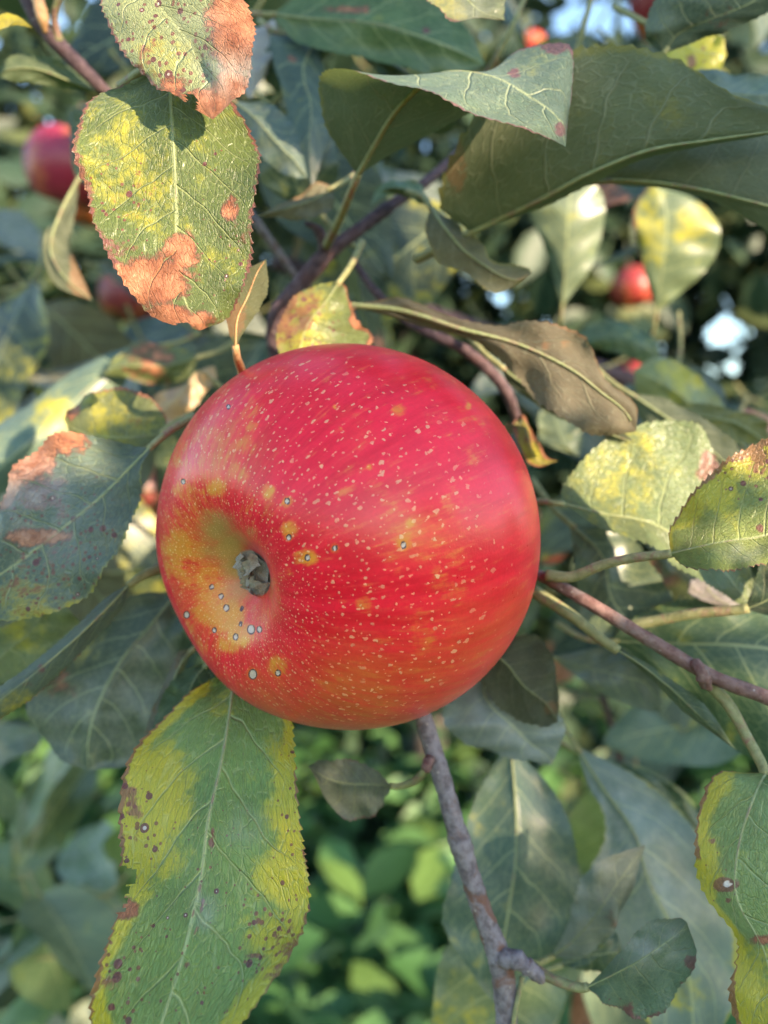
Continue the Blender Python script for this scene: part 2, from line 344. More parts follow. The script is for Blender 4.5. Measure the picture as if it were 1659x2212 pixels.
def leaf(st, tint, face='up', label=None, marks=(), pet=None, nu=150, nv=9, cup=0.06, teeth=34, tooth=0.0007, wave=0.0006, dry=False, midrib=True, seed=None, parent=None, pr=0.0008):
    """st: stations from base to tip, each (L, M, R) with (x, y, depth cm); a single point at base and tip."""
    rg = np.random.default_rng(seed if seed is not None else abs(hash(tuple(map(str, st)))) % 1000 if False else int(abs(st[0][0][0]*7+st[0][0][1]*3)) % 9973)
    Ls, Ms, Rs = [], [], []
    for s in st:
        if len(s) == 1: l = m_ = r = s[0]
        else: l, m_, r = s
        Ls.append(at(*l)); Ms.append(at(*m_)); Rs.append(at(*r))
    Ls, Ms, Rs = map(np.array, (Ls, Ms, Rs))
    T = np.r_[0, np.cumsum(np.linalg.norm(np.diff(Ms, axis=0), axis=1)+1e-5)]; T /= T[-1]
    u = np.linspace(0, 1, nu+1)
    # denser samples at the two ends so that they round off
    Lc, Mc, Rc = (catmull(T, A, u) for A in (Ls, Ms, Rs))
    # round the blade at base and tip
    vs = np.linspace(-1, 1, 2*nv+1); V = np.zeros((nu+1, 2*nv+1, 3))
    length = np.sum(np.linalg.norm(np.diff(Mc, axis=0), axis=1))
    ph = rg.random(4)*6.28
    tooth_ph = np.cumsum(1+0.35*rg.normal(size=nu+1)); tooth_ph = tooth_ph/tooth_ph[-1]*teeth
    tn = np.cross(Rc-Lc, np.gradient(Mc, axis=0)); tn /= (np.linalg.norm(tn, axis=1)[:, None]+1e-9)
    for j, v in enumerate(vs):
        E = Lc if v < 0 else Rc
        D = E-Mc; hw = np.linalg.norm(D, axis=1)+1e-6; a = abs(v)
        saw = (tooth_ph+(0.4 if v < 0 else 0)) % 1.0
        ser = np.minimum(tooth/hw, 0.12)*(saw**1.5-0.5)*a**10*np.sin(np.pi*np.clip(u, .02, .985))**.3
        V[:, j] = Mc + D*(a*(1+ser))[:, None] + tn*(hw*cup*4*a*(1-a))[:, None]
        wv = wave*(np.sin(u*17+ph[0]+v*2.1)+.7*np.sin(u*31+ph[1]-v*3)+.5*np.sin(u*9+v*6+ph[2]))*a*np.minimum(1, hw/.006)
        V[:, j] += tn*wv[:, None]
        if midrib: V[:, j] -= tn*0*0
    nw = 2*nv+1; Vf = V.reshape(-1, 3)
    F = [(i*nw+j, i*nw+j+1, (i+1)*nw+j+1, (i+1)*nw+j) for i in range(nu) for j in range(nw-1)]
    # which side faces the viewer near the base half
    i0 = slice(int(nu*.15), int(nu*.45)); n_ = np.cross(V[i0, -1]-V[i0, 0], np.gradient(Mc, axis=0)[i0]); dot = np.sum(n_*(CAM-Mc[i0]))
    # polygon (i,j),(i,j+1),(i+1,j+1) has normal (R-L) x tangent
    if (dot > 0) != (face == 'up'): F = [f[::-1] for f in F]; flip = -1
    else: flip = 1
    X, Y, Z = project(Vf); uu = np.repeat(u, nw); vv = np.tile(vs, nu+1)
    m1 = np.zeros((len(Vf), 3)); m2 = np.zeros((len(Vf), 3)); dead = np.zeros(len(Vf), bool)
    for k in marks:
        t = k[0]
        if t in 'ybpswo':
            x0, y0, r = k[1:4]; s = k[4] if len(k) > 4 else 1.0; ry = k[5] if len(k) > 5 else r
            d = np.sqrt(((X-x0)/r)**2+((Y-y0)/ry)**2); val = s*smooth(1.85, .2, d)
            A, c = {'y': (m1, 0), 'b': (m1, 1), 'p': (m1, 2), 's': (m2, 0), 'w': (m2, 1), 'o': (m2, 2)}[t]
            if t == 'o':
                if r < 7: continue
                val = s*smooth(1.2, .8, d)
            A[:, c] = np.maximum(A[:, c], val)
        elif t in ('ey', 'eb', 'ep'):             # along the margin: width (share of half width), strength, side
            wd, s = k[1:3]; sd = k[3] if len(k) > 3 else 0; u0, u1 = (k[4], k[5]) if len(k) > 5 else (0, 1)
            wl = wd*(1+.35*np.sin(uu*13+ph[0])+.25*np.sin(uu*29+ph[1]+vv)); val = s*smooth(1-wl*1.7, 1-wl*.35, abs(vv))*((vv*sd >= 0) if sd else 1)*smooth(u0-.05, u0+.05, uu)*smooth(u1+.05, u1-.05, uu)
            c = {'ey': 0, 'eb': 1, 'ep': 2}[t]; m1[:, c] = np.maximum(m1[:, c], val)
        elif t == 'S': m2[:, 0] = np.maximum(m2[:, 0], k[1])
        elif t == 'Y': m1[:, 0] = np.maximum(m1[:, 0], k[1])
        elif t == 'B': m1[:, 1] = np.maximum(m1[:, 1], k[1])
        elif t == 'W': m2[:, 1] = np.maximum(m2[:, 1], k[1])
        elif t == 'tip': m1[:, {'b': 1, 'y': 0, 'p': 2}[k[1]]] = np.maximum(m1[:, {'b': 1, 'y': 0, 'p': 2}[k[1]]], smooth(k[2]-.08, k[2]+.08, uu))
        elif t == 'X':
            x0, y0, r, ry = k[1:5]; ang = np.arctan2(Y-y0, X-x0)
            dead |= ((X-x0)/r)**2+((Y-y0)/ry)**2 < 1+.35*np.sin(ang*5+x0)+.2*np.sin(ang*11)
    if dead.any(): F = [f for f in F if not dead[list(f)].any()]
    base = Mc[0]
    o = mesh_obj('leaf', Vf, F, LEAF if st[0][0][2] < 19.6 else LEAF_FAR, parent or TREE, base); me = o.data
    uvl = me.uv_layers.new(name='UVMap'); li = np.empty(len(me.loops), np.int32); me.loops.foreach_get('vertex_index', li)
    uvl.data.foreach_set('uv', np.c_[uu[li], vv[li]*.5+.5].astype(np.float32).ravel())
    attr(me, 'mask', m1); attr(me, 'maskb', m2)
    o.color = (*tint, 1)
    if label: o['label'] = label
    if midrib:
        r0 = (0.00029 if face == 'up' else 0.0005)*min(1.3, length/.05); k = np.linspace(0, int(nu*.97), 26).astype(int)
        under = (1 if face == 'up' else 1)
        Vt, Ft = tube(Mc[k]-flip*tn[k]*r0*.55, np.linspace(r0*1.15, r0*.25, len(k)), 6, 2)
        mesh_obj('midrib', Vt, Ft, PETIOLE_TAN if dry else MIDRIB, o, base)
    if pet is None:
        tan = Mc[1]-Mc[0]; tan /= np.linalg.norm(tan); pp = [base+tan*.002, base-tan*.006+np.array([0, .001, 0]), base-tan*.013+np.array([0, .006, 0.003])]
    else: pp = [base+(Mc[3]-Mc[0])*.6]+[at(*q) for q in pet]
    Vt, Ft = tube(pp, [pr*.9, pr, pr*1.25], 8, 6)
    mesh_obj('petiole', Vt, Ft, PETIOLE_TAN if dry else PETIOLE, o, base)
    return o
def st(*rows):
    """rows: base point, then (Lx,Ly,Ld, Mx,My,Md, Rx,Ry,Rd) stations, then tip point"""
    return [((r[0:3]),) if len(r) == 3 else (r[0:3], r[3:6], r[6:9]) for r in rows]

# ---- top left: the reddish brown leaf and the yellow leaf it shades
leaf(st((250, -190, 14.6), (190, -100, 14.4, 290, -90, 14.3, 430, -120, 14.1), (216, 0, 14.3, 336, 3, 14.0, 528, 0, 13.6), (258, 105, 14.1, 402, 85, 13.8, 552, 100, 13.4), (335, 188, 13.9, 445, 165, 13.8, 528, 188, 13.4), (405, 228, 13.8, 459, 225, 13.6, 490, 232, 13.5), (460, 258, 13.6)), (0.23, 0.26, 0.125),
     label='pale green leaf browning to a rusty tip with purple freckles, top left', cup=-.05, wave=.0007,
     marks=[('b', 520, 60, 70, .9, 90), ('b', 540, 20, 50, .85), ('b', 500, 200, 45, .8), ('b', 440, 225, 70, .85, 40), ('b', 370, 195, 38, .6), ('w', 530, 150, 40, .9), ('w', 430, 60, 50, .25), ('w', 470, 160, 45, .7), ('b', 400, 185, 35, .5), ('p', 330, 140, 70, .45), ('p', 300, 100, 40, .3), ('s', 370, 110, 170, .9), ('s', 260, 70, 90, .5), ('ep', .05, .8), ('ep', .04, .8, -1), ('y', 340, 130, 60, .45),
            ('o', 243, 20, 4), ('o', 345, 137, 5), ('o', 405, 80, 5), ('o', 417, 97, 5), ('o', 308, 106, 4), ('o', 345, 64, 4), ('o', 288, 121, 5), ('o', 424, 121, 4), ('X', 413, 222, 8, 16)])
leaf(st((366, 150, 14.9), (222, 182, 14.7, 368, 205, 14.6, 478, 196, 14.7), (164, 295, 14.4, 374, 310, 14.4, 560, 325, 14.3), (186, 425, 14.3, 381, 440, 14.4, 549, 460, 14.2), (238, 560, 14.2, 383, 555, 14.3, 538, 585, 14.2), (300, 655, 14.2, 398, 645, 14.3, 512, 655, 14.3), (365, 700, 14.3, 425, 695, 14.3, 475, 698, 14.4), (432, 714, 14.4)), (0.095, 0.125, 0.035),
     label='yellow green leaf with a large rusty blotch, crossed by a leaf shadow', cup=.05, wave=.0009, pet=[(330, 140, 15.6), (260, 185, 18)],
     marks=[('b', 340, 610, 75, .95, 60), ('b', 395, 545, 38, .9, 40), ('b', 300, 600, 60, .85, 40), ('b', 360, 680, 60, .9, 30), ('b', 440, 690, 60, .7, 25), ('b', 497, 445, 22, .85, 38), ('p', 515, 480, 25, .6, 35), ('b', 525, 515, 18, .6, 22), ('p', 240, 540, 60, .5, 50), ('y', 240, 300, 100, .32), ('y', 330, 360, 90, .36), ('y', 230, 400, 80, .3), ('y', 340, 440, 80, .36), ('p', 300, 420, 120, .25), ('b', 250, 520, 60, .3), ('y', 460, 560, 60, .3), ('s', 230, 440, 120, .75), ('s', 300, 480, 90, .5), ('s', 470, 560, 120, .5), ('s', 450, 350, 60, .5), ('ep', .035, .75), ('y', 200, 250, 50, .35), ('p', 480, 290, 22, .35, 12),
            ('o', 200, 402, 4), ('o', 172, 385, 4), ('X', 395, 708, 14, 10)])
leaf(st((508, 752, 15.4), (490, 700, 15.2, 512, 690, 15.3, 535, 705, 15.5), (497, 640, 15.3, 535, 640, 15.4, 568, 655, 15.6), (520, 590, 15.5, 555, 590, 15.5, 580, 610, 15.7), (575, 560, 15.7)), OLV, face='under', marks=[('b', 490, 690, 40, .8), ('B', .15), ('S', .3)],
     pet=[(512, 772, 15.6), (520, 795, 16.2), (528, 825, 16.8)], dry=True, pr=.00085, nu=70, label='olive folded leaf on a tan stalk above the apple')

# ---- left
leaf(st((326, 965, 16.6), (317, 1003, 16.4, 287, 1003, 16.5, 266, 957, 16.8), (292, 1105, 16.2, 218, 1074, 16.4, 140, 938, 16.8), (243, 1212, 16.0, 130, 1146, 16.3, 42, 992, 16.5), (160, 1303, 15.9, 40, 1214, 16.2, 4, 1080, 16.2), (40, 1340, 15.9, -45, 1272, 16.2, -40, 1165, 16.2), (-115, 1330, 16.2)), (0.10, 0.14, 0.105),
     label='dull green leaf with scorched brown upper edge, left of the apple', cup=.03, wave=.0012, pet=[(345, 948, 17), (380, 922, 17.5), (420, 900, 18.2)],
     marks=[('eb', .28, .75, 1, .2, .95), ('b', 120, 950, 70, .65, 35), ('b', 60, 1160, 70, .75, 22), ('p', 90, 1080, 60, .6, 50), ('w', 60, 1070, 90, .9, 70), ('w', 130, 1120, 90, .4), ('p', 60, 1250, 90, .45), ('s', 130, 1200, 160, .9), ('w', 30, 1120, 50, .6), ('y', 60, 1290, 70, .5), ('ey', .03, .5, -1), ('S', .25), ('p', 130, 1210, 60, .35)])
leaf(st((350, 934, 18.6), (315, 962, 18.5, 300, 943, 18.6, 357, 893, 18.9), (240, 968, 18.4, 235, 945, 18.6, 285, 840, 19.0), (180, 960, 18.4, 180, 935, 18.6, 195, 850, 19.0), (152, 940, 18.5, 152, 920, 18.7, 150, 880, 18.9), (138, 905, 18.7)), (0.13, 0.15, 0.055), label='olive yellow leaf behind the scorched leaf, its upper half lit',
     marks=[('y', 230, 880, 90, .45), ('b', 155, 890, 22, .7), ('b', 290, 875, 50, .35), ('eb', .06, .7, 1)], pet=[(370, 918, 18.8), (415, 895, 19.2)])
leaf(st((345, 745, 27), (290, 745, 27, 285, 758, 26.8, 305, 775, 27), (180, 790, 26.5, 205, 825, 26, 255, 850, 26.5), (80, 860, 26, 120, 905, 25.5, 160, 960, 26), (0, 915, 26, 40, 975, 25, 80, 1030, 26), (-70, 985, 25.5, -40, 1045, 25, -10, 1075, 25.5), (-120, 1100, 25)), BLU, label='long blurred blue green leaf arching at the left edge', nu=60, nv=5, marks=[('y', 120, 900, 50, .6), ('S', .2)], cup=-.1)
leaf(st((280, 1262, 17.4), (230, 1290, 17.2, 240, 1305, 17.0, 262, 1318, 17.3), (150, 1365, 16.8, 165, 1378, 16.5, 185, 1400, 16.9), (60, 1440, 16.4, 78, 1452, 16.2, 105, 1480, 16.5), (-20, 1500, 16.2, -10, 1520, 16, 10, 1548, 16.3), (-80, 1580, 16)), (0.10, 0.14, 0.10), label='narrow folded grey green leaf seen edge on at lower left', cup=-.12,
     marks=[('y', 30, 1520, 80, .6, 30), ('b', 90, 1475, 60, .4, 20), ('p', 80, 1450, 22, .5), ('eb', .1, .5, 1)], pet=[(305, 1245, 17.5), (345, 1228, 17.8)], pr=.001)
leaf(st((120, 1290, 19), (60, 1330, 19, 60, 1370, 19, 170, 1345, 19), (-20, 1370, 19, 10, 1410, 19, 130, 1400, 19), (-60, 1440, 19, -30, 1450, 19, 60, 1460, 19), (-120, 1500, 19)), LGT, marks=[('y', 60, 1370, 60, .4), ('S', .2)], nu=60, label='pale yellowish leaf under the edge-on leaf, left border')
leaf(st((385, 1275, 20.4), (255, 1300, 20.2, 330, 1345, 19.9, 400, 1340, 20), (120, 1420, 20, 260, 1430, 19.6, 380, 1430, 19.8), (55, 1530, 19.8, 210, 1525, 19.4, 335, 1560, 19.6), (120, 1625, 19.6, 190, 1600, 19.4, 300, 1645, 19.6), (190, 1665, 19.5)), (0.06, 0.085, 0.05), label='dark dusty leaf in shade left below the apple', marks=[('b', 120, 1480, 60, .6, 40), ('y', 180, 1400, 50, .35), ('w', 250, 1560, 120, .3), ('S', .2)], nu=80, pet=[(360, 1240, 20.6), (340, 1225, 20.6)])
leaf(st((420, 1400, 18.6), (385, 1410, 18.4, 392, 1430, 18.3, 402, 1440, 18.6), (352, 1480, 18.3, 366, 1490, 18.1, 382, 1505, 18.5), (322, 1550, 18.3, 332, 1570, 18.2, 350, 1575, 18.4), (300, 1640, 18.4)), (0.26, 0.23, 0.19), face='under', marks=[('B', .35), ('W', .5)], nu=60, label='pale curled leaf strip beside the freckled leaf')
leaf(st((455, 1430, 17.6), (400, 1445, 17.5, 425, 1460, 17.4, 470, 1470, 17.5), (352, 1500, 17.4, 400, 1510, 17.3, 450, 1520, 17.4), (330, 1570, 17.3, 370, 1560, 17.3, 410, 1560, 17.4), (335, 1620, 17.4)), (0.055, 0.10, 0.04), nu=60, label='small dark green leaf tucked above the freckled leaf')

# ---- bottom: the freckled leaf
leaf(st((510, 1425, 16.8), (398, 1503, 15.8, 497, 1530, 15.6, 615, 1500, 15.7), (292, 1622, 14.8, 479, 1640, 14.7, 637, 1640, 14.5), (249, 1795, 13.9, 451, 1765, 14.0, 652, 1800, 13.6), (262, 1935, 13.2, 430, 1915, 13.4, 668, 1910, 13.0), (226, 2075, 12.6, 392, 2070, 12.8, 636, 2055, 12.4), (192, 2215, 12.2, 352, 2200, 12.4, 535, 2200, 12.1), (200, 2360, 12.0, 310, 2330, 12.1, 400, 2340, 12.0), (270, 2430, 12.0)), (0.145, 0.225, 0.055),
     label='green leaf with yellow margins and purple freckles hanging below the apple', cup=.06, wave=.0013, teeth=44, nu=240, nv=16,
     marks=[('y', 330, 1720, 80, 1.3, 90), ('y', 290, 1820, 70, 1.25), ('y', 390, 1740, 50, .9), ('y', 350, 1860, 45, .6), ('ey', .24, 1.25, -1, .1, 1), ('ey', .28, 1.1, 1, .18, 1), ('y', 620, 2040, 75, 1.0), ('p', 285, 1745, 30, .5), ('p', 285, 1810, 25, .5), ('p', 600, 2100, 40, .5), ('p', 255, 2090, 30, .5), ('y', 560, 1990, 40, .35), ('y', 480, 1530, 60, .25), ('y', 585, 1620, 30, .3), ('ep', .035, .95, -1, .1, 1), ('ep', .02, .7, 1, .3, 1), ('p', 262, 1712, 40, .6, 16), ('p', 268, 1890, 30, .9, 14), ('b', 268, 1965, 36, .95, 26), ('p', 240, 2120, 50, .5, 30), ('p', 620, 2030, 45, .6, 50), ('s', 280, 1780, 90, 1.0), ('s', 460, 1860, 70, .55, 120), ('s', 590, 2020, 110, .9), ('s', 260, 2120, 110, .8), ('s', 430, 2130, 200, .55), ('s', 640, 1750, 60, .7, 200), ('S', .22),
            ('p', 456, 1805, 9, .9, 28), ('p', 434, 1935, 10, .9, 50), ('b', 420, 1985, 6, .9, 30), ('p', 560, 2065, 40, .75, 9), ('p', 560, 1990, 10, .8), ('p', 400, 2085, 10, .7), ('o', 272, 1733, 5), ('o', 270, 1766, 5), ('o', 291, 1811, 4), ('o', 457, 1798, 5), ('o', 455, 1832, 5), ('o', 369, 1897, 3.5), ('o', 555, 1992, 4), ('o', 541, 2063, 5, 1, 3), ('o', 292, 2190, 4), ('o', 335, 2208, 4), ('o', 432, 1965, 5, 1, 8), ('w', 440, 1960, 25, .5, 40), ('w', 530, 1790, 40, .3),
            ('X', 268, 1893, 17, 20), ('X', 247, 1925, 22, 40)], pet=[(515, 1405, 17), (525, 1370, 18)])

# ---- top centre and right
leaf(st((772, 380, 18.2), (704, 270, 17.4, 812, 308, 17.5, 905, 300, 17.6), (690, 168, 16.7, 862, 232, 16.7, 1012, 246, 16.9), (752, 150, 15.9, 950, 158, 16.2, 1085, 190, 16.9), (895, 192, 15.3, 1060, 163, 15.9, 1100, 118, 16.9), (1040, 248, 14.9, 1152, 214, 15.3, 1226, 97, 16.2), (1150, 284, 14.8, 1205, 256, 15.0, 1237, 200, 15.6), (1222, 317, 14.9)), (0.115, 0.165, 0.105), face='under', cup=.04,
     label='curled leaf above centre, dark underside at the base and pale top side at the tip', pet=[(762, 405, 18.4), (735, 470, 19.5), (705, 530, 21)], pr=.001, wave=.0004,
     marks=[('p', 1110, 158, 16, .9, 11), ('p', 1200, 105, 28, .9, 12), ('p', 1215, 280, 20, .6), ('ep', .03, .8, 0, .4, 1), ('ey', .03, .8, -1, 0, .5), ('W', .12), ('y', 1150, 130, 40, .3), ('p', 1030, 165, 12, .5, 5)])
leaf(st((1018, 502, 19.2), (948, 440, 18.6, 1085, 468, 18.9, 1095, 478, 19.0), (998, 290, 17.8, 1172, 428, 18.2, 1185, 442, 18.5), (1125, 150, 17.2, 1262, 380, 17.6, 1275, 398, 18.0), (1300, 96, 16.8, 1400, 325, 17.1, 1405, 340, 17.6), (1450, 122, 16.6, 1530, 303, 16.8, 1530, 314, 17.4), (1580, 200, 16.5, 1640, 287, 16.6, 1640, 296, 17), (1770, 268, 16.5)), (0.15, 0.18, 0.09), face='under', cup=.03, teeth=26, tooth=.0013,
     label='large leaf at top right seen from its olive underside, fine veins showing', marks=[('b', 985, 360, 32, .65, 70), ('y', 1450, 250, 60, .35), ('y', 1290, 275, 50, .3), ('p', 1481, 255, 6, .9), ('ey', .025, .9, -1), ('b', 1110, 290, 50, .3)], pet=[(985, 520, 19.6), (900, 560, 21)], pr=.0011)
leaf(st((1225, 396, 18.9), (1290, 365, 18.6, 1340, 388, 18.6, 1335, 396, 18.9), (1420, 310, 18.2, 1470, 401, 18.2, 1490, 420, 18.6), (1560, 270, 17.9, 1600, 430, 17.9, 1625, 478, 18.4), (1680, 265, 17.8, 1720, 465, 17.7, 1725, 550, 18.2), (1850, 520, 17.6)), (0.16, 0.185, 0.13), face='under', label='grey olive underside of the leaf below the large top right leaf', pet=[(1190, 400, 19.2), (1150, 420, 20)], pr=.001)
leaf(st((1430, 118, 18.4), (1392, 70, 18.2, 1470, 70, 18.2, 1500, 92, 18.3), (1420, -10, 18.0, 1540, 40, 17.9, 1580, 62, 18.1), (1500, -80, 17.8, 1640, -5, 17.6, 1680, 10, 17.8), (1700, -100, 17.5)), (0.085, 0.125, 0.085), label='leaf pointing up out of the top right corner', marks=[('b', 1560, 40, 60, .35)], nu=80, cup=.1)
leaf(st((1420, 60, 21.8), (1440, 130, 21.6, 1470, 90, 21.6, 1500, 60, 21.7), (1490, 152, 21.5, 1510, 110, 21.5, 1540, 70, 21.6), (1552, 150, 21.4, 1550, 115, 21.4, 1556, 80, 21.5), (1570, 118, 21.5)), (0.30, 0.31, 0.03), label='bright yellow leaf with black spots, top right', marks=[('Y', .9), ('p', 1495, 135, 10, .9, 14), ('p', 1520, 105, 7, .9), ('S', .4)], nu=60)
leaf(st((1470, 170, 20), (1520, 230, 19.8, 1540, 195, 19.7, 1530, 150, 20), (1600, 250, 19.5, 1620, 205, 19.4, 1610, 158, 19.6), (1700, 240, 19.3, 1710, 205, 19.2, 1700, 170, 19.4), (1780, 220, 19.3)), BLU, label='pale blue green leaf behind the top right leaf', marks=[('S', .3), ('W', .3)], nu=80)
leaf(st((905, -80, 16.3), (895, -30, 16.2, 960, -40, 16.2, 1030, -90, 16.3), (920, 0, 16.1, 1000, -10, 16.1, 1090, -30, 16.2), (985, 38, 16.0, 1040, 25, 16.0, 1092, 10, 16.1), (1060, 42, 16.0, 1075, 38, 16.0, 1090, 30, 16.1), (1090, 44, 16.1)), (0.17, 0.2, 0.11), label='pale leaf tip with toothed reddish margin at the top border', marks=[('w', 1000, 10, 60, .5), ('y', 950, 10, 50, .5), ('ep', .08, .9, -1)], nu=80)
leaf(st((585, 30, 22.6), (690, -30, 22.4, 680, 40, 22.2, 650, 95, 22.4), (830, -40, 22, 810, 50, 21.7, 790, 125, 22), (960, 10, 21.7, 930, 85, 21.4, 920, 160, 21.7), (1020, 80, 21.6, 1005, 115, 21.5, 990, 158, 21.6), (1048, 140, 21.6)), (0.065, 0.115, 0.04), label='broad green leaf across the top centre', marks=[('b', 745, 20, 90, .6, 12), ('p', 920, 68, 10, .9), ('S', .15)], nu=80, cup=-.1)
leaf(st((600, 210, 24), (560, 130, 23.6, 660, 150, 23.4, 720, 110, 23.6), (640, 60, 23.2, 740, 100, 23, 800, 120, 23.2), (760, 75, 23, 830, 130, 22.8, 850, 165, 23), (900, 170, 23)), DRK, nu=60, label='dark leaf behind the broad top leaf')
leaf(st((690, 70, 23), (585, 80, 22.8, 655, 150, 22.4, 700, 150, 22.6), (610, 200, 22.2, 672, 230, 21.9, 720, 240, 22.2), (640, 310, 22, 668, 320, 21.8, 700, 330, 22), (675, 410, 22)), BLUD, label='blue green leaf hanging with pale midrib above centre', marks=[('b', 640, 130, 40, .5, 15), ('S', .2)], nu=60, pet=[(600, 70, 23.4), (560, 45, 24)])
leaf(st((500, 215, 20.5), (520, 290, 20.4, 545, 250, 20.1, 590, 230, 20.3), (590, 360, 20.1, 600, 310, 19.9, 640, 280, 20.1), (635, 385, 20, 640, 350, 19.9, 655, 330, 20), (665, 385, 20)), BLUD, label='dark blue green leaf right of the yellow leaf', marks=[('W', .15)], nu=60)
leaf(st((720, 405, 20.6), (690, 395, 20.5, 680, 430, 20.3, 715, 455, 20.4), (640, 425, 20.4, 640, 445, 20.2, 660, 475, 20.3), (590, 450, 20.3, 590, 458, 20.2, 600, 470, 20.3), (553, 468, 20.3)), BRN, face='under', label='tan brown leaf right of the yellow leaf', marks=[('B', .35), ('eb', .15, .9, -1), ('p', 705, 410, 18, .7)], nu=60)
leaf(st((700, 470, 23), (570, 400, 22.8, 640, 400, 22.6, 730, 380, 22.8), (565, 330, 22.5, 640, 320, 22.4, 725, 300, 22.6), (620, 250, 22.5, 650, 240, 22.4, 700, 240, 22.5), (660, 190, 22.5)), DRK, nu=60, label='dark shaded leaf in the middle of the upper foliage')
leaf(st((930, 448, 19.6), (918, 500, 19.2, 958, 490, 19.0, 1002, 497, 19.4), (945, 562, 18.9, 1000, 540, 18.6, 1042, 528, 19.1), (1012, 590, 18.7, 1042, 572, 18.5, 1060, 553, 18.9), (1035, 622, 18.5, 1085, 598, 18.5, 1112, 574, 18.9), (1085, 630, 18.5, 1118, 605, 18.6, 1140, 580, 18.8), (1148, 590, 18.7)), (0.145, 0.125, 0.065), face='under', cup=.12, label='small curled leaf with twisted pale tip below the large underside leaf', marks=[('B', .12), ('ey', .04, .8)], nu=90, pet=[(915, 425, 20), (880, 412, 21)])
leaf(st((925, 440, 21.4), (905, 395, 21.3, 895, 415, 21.1, 905, 440, 21.3), (850, 390, 21.1, 850, 405, 20.9, 860, 420, 21.1), (815, 405, 21, 820, 415, 21, 830, 425, 21), (800, 445, 21)), MIDG, nu=50, label='small arched green leaf over the twig')
leaf(st((735, 605, 18.4), (655, 625, 18.2, 705, 650, 18.0, 755, 640, 18.3), (605, 690, 18.0, 665, 700, 17.8, 770, 690, 18.1), (600, 755, 17.9, 645, 765, 17.8, 800, 745, 18.0), (640, 830, 17.9)), (0.13, 0.16, 0.05), label='leaf with red and yellow blotches just above the apple', marks=[('y', 640, 700, 60, .8, 80), ('p', 625, 680, 60, .75, 70), ('s', 650, 690, 90, .9), ('b', 610, 740, 30, .5), ('eb', .1, .9, 1)], nu=90)
leaf(st((755, 660, 19), (860, 643, 18.8, 870, 672, 18.5, 900, 702, 18.6), (1000, 690, 18.2, 1000, 712, 17.9, 1030, 740, 18.1), (1130, 698, 17.8, 1120, 745, 17.5, 1108, 805, 17.7), (1255, 725, 17.4, 1235, 800, 17.2, 1185, 892, 17.3), (1310, 815, 17.2, 1300, 850, 17.1, 1262, 935, 17.2), (1372, 870, 17.1, 1350, 890, 17.1, 1320, 940, 17.1), (1374, 932, 17.1)), (0.19, 0.13, 0.085), face='under', cup=.1, wave=.0016, label='long brownish curled leaf seen from below, right above the apple', marks=[('B', .22), ('b', 1150, 740, 90, .5, 40), ('w', 1285, 800, 40, .6, 30), ('eb', .05, .8, -1)], pr=.001)
leaf(st((1080, 790, 19.4), (1120, 800, 19.2, 1110, 815, 19.2, 1100, 830, 19.3), (1220, 850, 18.8, 1210, 880, 18.7, 1200, 900, 18.8), (1330, 920, 18.5, 1300, 930, 18.4, 1270, 925, 18.5), (1370, 955, 18.5)), (0.06, 0.07, 0.03), face='under', nu=60, label='dark olive leaf beneath the long brownish leaf')
leaf(st((1085, 950, 19.5), (1100, 910, 19.4, 1130, 925, 19.2, 1125, 895, 19.4), (1130, 985, 19.1, 1150, 980, 19.0, 1160, 950, 19.2), (1160, 1008, 19, 1170, 1000, 19, 1180, 985, 19), (1205, 996, 19)), (0.2, 0.17, 0.05), marks=[('Y', .5), ('eb', .25, .9), ('p', 1150, 940, 30, .5)], nu=50, label='small yellow and rust leaf at the right edge of the apple')

# ---- right
leaf(st((1213, 1087, 18.2), (1222, 1040, 18.4, 1300, 1108, 18.0, 1300, 1140, 17.9), (1325, 937, 18.6, 1400, 1128, 17.9, 1395, 1178, 17.7), (1465, 908, 18.6, 1480, 1172, 17.9, 1468, 1228, 17.6), (1545, 965, 18.5, 1560, 1232, 17.9, 1540, 1270, 17.6), (1600, 1150, 18.3, 1605, 1285, 18, 1590, 1300, 17.9), (1645, 1325, 18)), (0.13, 0.17, 0.07), cup=-.06, label='leaf right of the apple with sunlit upper half and shaded lower half',
     marks=[('y', 1330, 1050, 90, .45), ('y', 1370, 980, 60, .4), ('p', 1535, 1010, 30, .5, 60), ('S', .12), ('p', 1480, 1280, 60, .3, 30)], pet=[(1195, 1086, 18.2), (1160, 1083, 18.6), (1120, 1080, 19)])
leaf(st((1447, 1196, 15.2), (1453, 1128, 15.2, 1500, 1183, 14.9, 1485, 1227, 14.7), (1508, 1050, 15.1, 1565, 1170, 14.7, 1560, 1233, 14.4), (1598, 972, 15.0, 1650, 1158, 14.6, 1640, 1222, 14.3), (1690, 945, 14.9, 1720, 1130, 14.5, 1720, 1190, 14.3), (1790, 1070, 14.6)), (0.175, 0.21, 0.05), cup=-.05, teeth=26, label='yellow green crinkled leaf with red margin at the right border',
     marks=[('ey', .4, .95, -1), ('y', 1570, 1010, 90, .7, 60), ('ep', .06, 1.0, -1), ('p', 1640, 1000, 40, .6, 30), ('s', 1620, 1010, 70, .9), ('p', 1642, 1138, 10, .9, 12), ('w', 1600, 1195, 50, .5, 20), ('ep', .05, .7, 1), ('S', .1)], pet=[(1435, 1198, 15.3), (1370, 1205, 15.6), (1300, 1221, 15.9), (1235, 1246, 16.2), (1180, 1242, 16.4)], pr=.00105)
